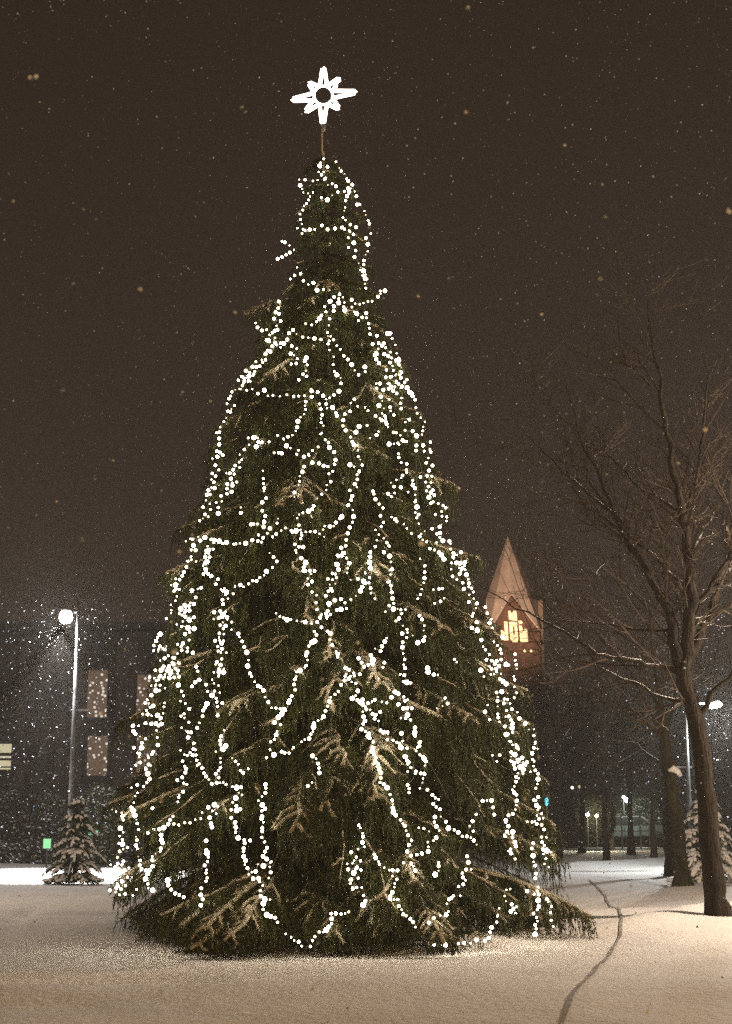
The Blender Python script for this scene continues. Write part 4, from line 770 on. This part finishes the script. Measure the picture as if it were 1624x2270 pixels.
# ------------------------------------------------------------ far right street things
p_ = P(1212, 1777, 60); r_ = empty('traffic_sign', 'round glowing blue sign on a thin post just right of the spruce', 'sign'); r_.location = (p_[0], 60, 0)
mb = MB(); mb.lathe([(.16, -.02), (.16, .02)], (0, 0, 0), 20); o = mb.build('sign_disc', M['blue'], r_, False); o.rotation_euler = (R(90), 0, R(62)); o.location = (0, -.04, p_[2])
mb = MB(); mb.tube([(0, 0, 0), (0, 0, p_[2] + .15)], .03, 8); mb.build('post', M['post'], r_)
a = P(1185, 1829, 60); b = P(1238, 1829, 60)
mb = MB(); mb.box((0, 0, .42), (b[0] - a[0], .18, .22)); mb.box((-.3, 0, .16), (.1, .1, .32)); mb.box((.3, 0, .16), (.1, .1, .32))
o = mb.build('barrier', M['post']); o.location = ((a[0] + b[0]) / 2, 60.4, 0); tag(o, 'low orange wooden rail at the foot of the blue sign', 'barrier')
p_ = P(1351, 1800, 63); r_ = empty('bollard', 'pale yellowish square post right of the dark round bush', 'post'); r_.location = (p_[0], 63, 0)
mb = MB(); mb.box((0, 0, .85), (.24, .24, 1.7)); mb.build('shaft', M['post'], r_); mb = MB(); mb.lathe([(.17, 0), (.17, .05), (.02, .16)], (0, 0, 1.7), 4); mb.build('cap', M['snow'], r_)
r_ = empty('rail_fence', 'low thin rail fence running right from the yellowish post', 'fence'); a = P(1358, 1803, 64); b = P(1440, 1803, 64); r_.location = (a[0], 64, 0)
Lf = b[0] - a[0]; mb = MB(); mb.box((Lf / 2, 0, 1.42), (Lf, .05, .06)); mb.build('rail', M['metal'], r_); mb = MB(); mb.box((Lf / 2, 0, .75), (Lf, .05, .05)); mb.build('rail', M['metal'], r_)
for k_ in range(5): mb = MB(); mb.box((Lf * k_ / 4, .06, .72), (.07, .07, 1.44)); mb.build('post', M['metal'], r_)
for px, py, s_, lb, m_ in ((1391, 1774, .13, 'brightest small white lamp beyond the rail fence', 'white'), (1383, 1767, .08, 'faint small white lamp just left of the brightest one', 'white'), (1303, 1806, .08, 'small white lamp at the left foot of the round bush', 'white'),
                       (1269, 1746, .07, 'small white lamp above the olive shrub', 'white'), (1285, 1744, .07, 'small yellow green lamp right of the white one above the shrub', 'yellow'), (1323, 1808, .08, 'dim pinkish lamp low in front of the round bush', 'jol')):
    p_ = P(px, py, 61 if py > 1800 else 70); r_ = empty('garden_lamp', lb, 'lamp', 'small far lamps'); r_.location = (p_[0], p_[1], 0)
    mb = MB(); mb.lathe([(.03, -s_), (s_, -s_ * .4), (s_, s_ * .4), (.03, s_)], (0, -.02, p_[2]), 12); mb.build('globe', M[m_], r_, True)
    mb = MB(); mb.tube([(0, 0, 0), (0, 0, p_[2] - s_)], .02, 6); mb.build('post', M['darkmetal'], r_)
    if s_ > .07: point('lamp_glow', (0, -.5, p_[2]), 170 * s_ / .13, (.85, 1, .8) if m_ == 'white' else (1, .7, .4), r_, .06)
# parked car, dim, behind the fence
p_ = P(1395, 1825, 70); r_ = empty('parked_car', 'dim dark parked car dusted with snow beyond the rail fence', 'car'); r_.location = (p_[0] , 70, 0)
mb = MB(); mb.prism([(-2.1, .35), (2.1, .35), (2.15, .7), (1.9, .88), (1.2, .95), (.65, 1.38), (-.9, 1.42), (-1.6, .98), (-2.1, .9)], 1.7); mb.build('body', M['carpaint'], r_)
mb = MB(); mb.prism([(-1.35, .98), (1.0, .98), (.55, 1.32), (-.85, 1.35)], .02); o = mb.build('side_window', M['glass'], r_); o.location = (0, -.03, 0)
for sx in (-1.3, 1.3):
    mb = MB(); mb.lathe([(.1, -.1), (.32, -.1), (.34, 0), (.32, .1), (.1, .1)], (0, 0, 0), 20); o = mb.build('wheel', M['rubber'], r_, True); o.location = (sx, .02, .34); o.rotation_euler = (R(90), 0, 0)

# ------------------------------------------------------------ falling snow
def flakes(c, s):
    """irregular clumps: two crossing ragged triangles each"""
    n = len(c); out = []
    for k_ in range(3):
        a = rng.normal(size=(n, 3)); a /= np.linalg.norm(a, axis=1)[:, None]; b = np.cross(a, rng.normal(size=(n, 3))); b /= np.linalg.norm(b, axis=1)[:, None]
        s_ = s[:, None] * (.7 + .6 * rng.random((n, 1)))
        out += [np.stack([c - a * s_, c + a * s_ * .9, c + b * s_], 1), np.stack([c - a * s_, c + a * s_ * .9, c - b * s_ * .9], 1)]
    return np.concatenate(out)
def frust(n, y0, y1):
    y = (rng.random(n) * (y1 ** 3 - y0 ** 3) + y0 ** 3) ** (1 / 3); x = (rng.random(n) - .5) * .62 * y; z = EYE + y * (-.16 + rng.random(n) * .80)
    k = z > .05; return np.stack([x, y, z], 1)[k]
c1_ = frust(200, 2.8, 9); c2_ = frust(4500, 9, 34)
c0_ = frust(60, 1.5, 2.8)
fl_ = [flakes(c0_, .0022 + .0022 * rng.random(len(c0_))), flakes(c1_, .0025 + .003 * rng.random(len(c1_))), flakes(c2_, .006 + .008 * rng.random(len(c2_)))]
for L_, n in ((lampL, 1700), (lampR, 800)):
    c = np.array([L_.location.x + (-.3 if L_ is lampL else .8), L_.location.y, 0]) + rng.normal(0, 1, (n, 3)) * [2.6, 2.6, 0]
    c[:, 2] = rng.random(n) * 7.0 + .1; fl_.append(flakes(c, .010 + .012 * rng.random(n)))
o = tri_obj('falling_snow', np.concatenate(fl_), M['flake']); tag(o, 'snowflakes falling through the night air', 'snowfall', kind='stuff')

# ------------------------------------------------------------ haze of snow-filled air
USE_HAZE = True
if USE_HAZE:
    mb = MB(); mb.box((0, 130, 14.0), (440, 340, 31)); hz = mb.build('haze', M['snow'])
    hm = bpy.data.materials.new('haze'); hm.use_nodes = True; t = hm.node_tree; t.nodes.clear()
    ou = t.nodes.new('ShaderNodeOutputMaterial'); pv = t.nodes.new('ShaderNodeVolumePrincipled'); pv.inputs['Density'].default_value = .0016
    pv.inputs['Color'].default_value = (.9, .85, .8, 1); pv.inputs['Anisotropy'].default_value = .3
    t.links.new(pv.outputs[0], ou.inputs['Volume']); hz.data.materials.clear(); hz.data.materials.append(hm); tag(hz, 'thin haze of falling snow', 'haze', kind='stuff')
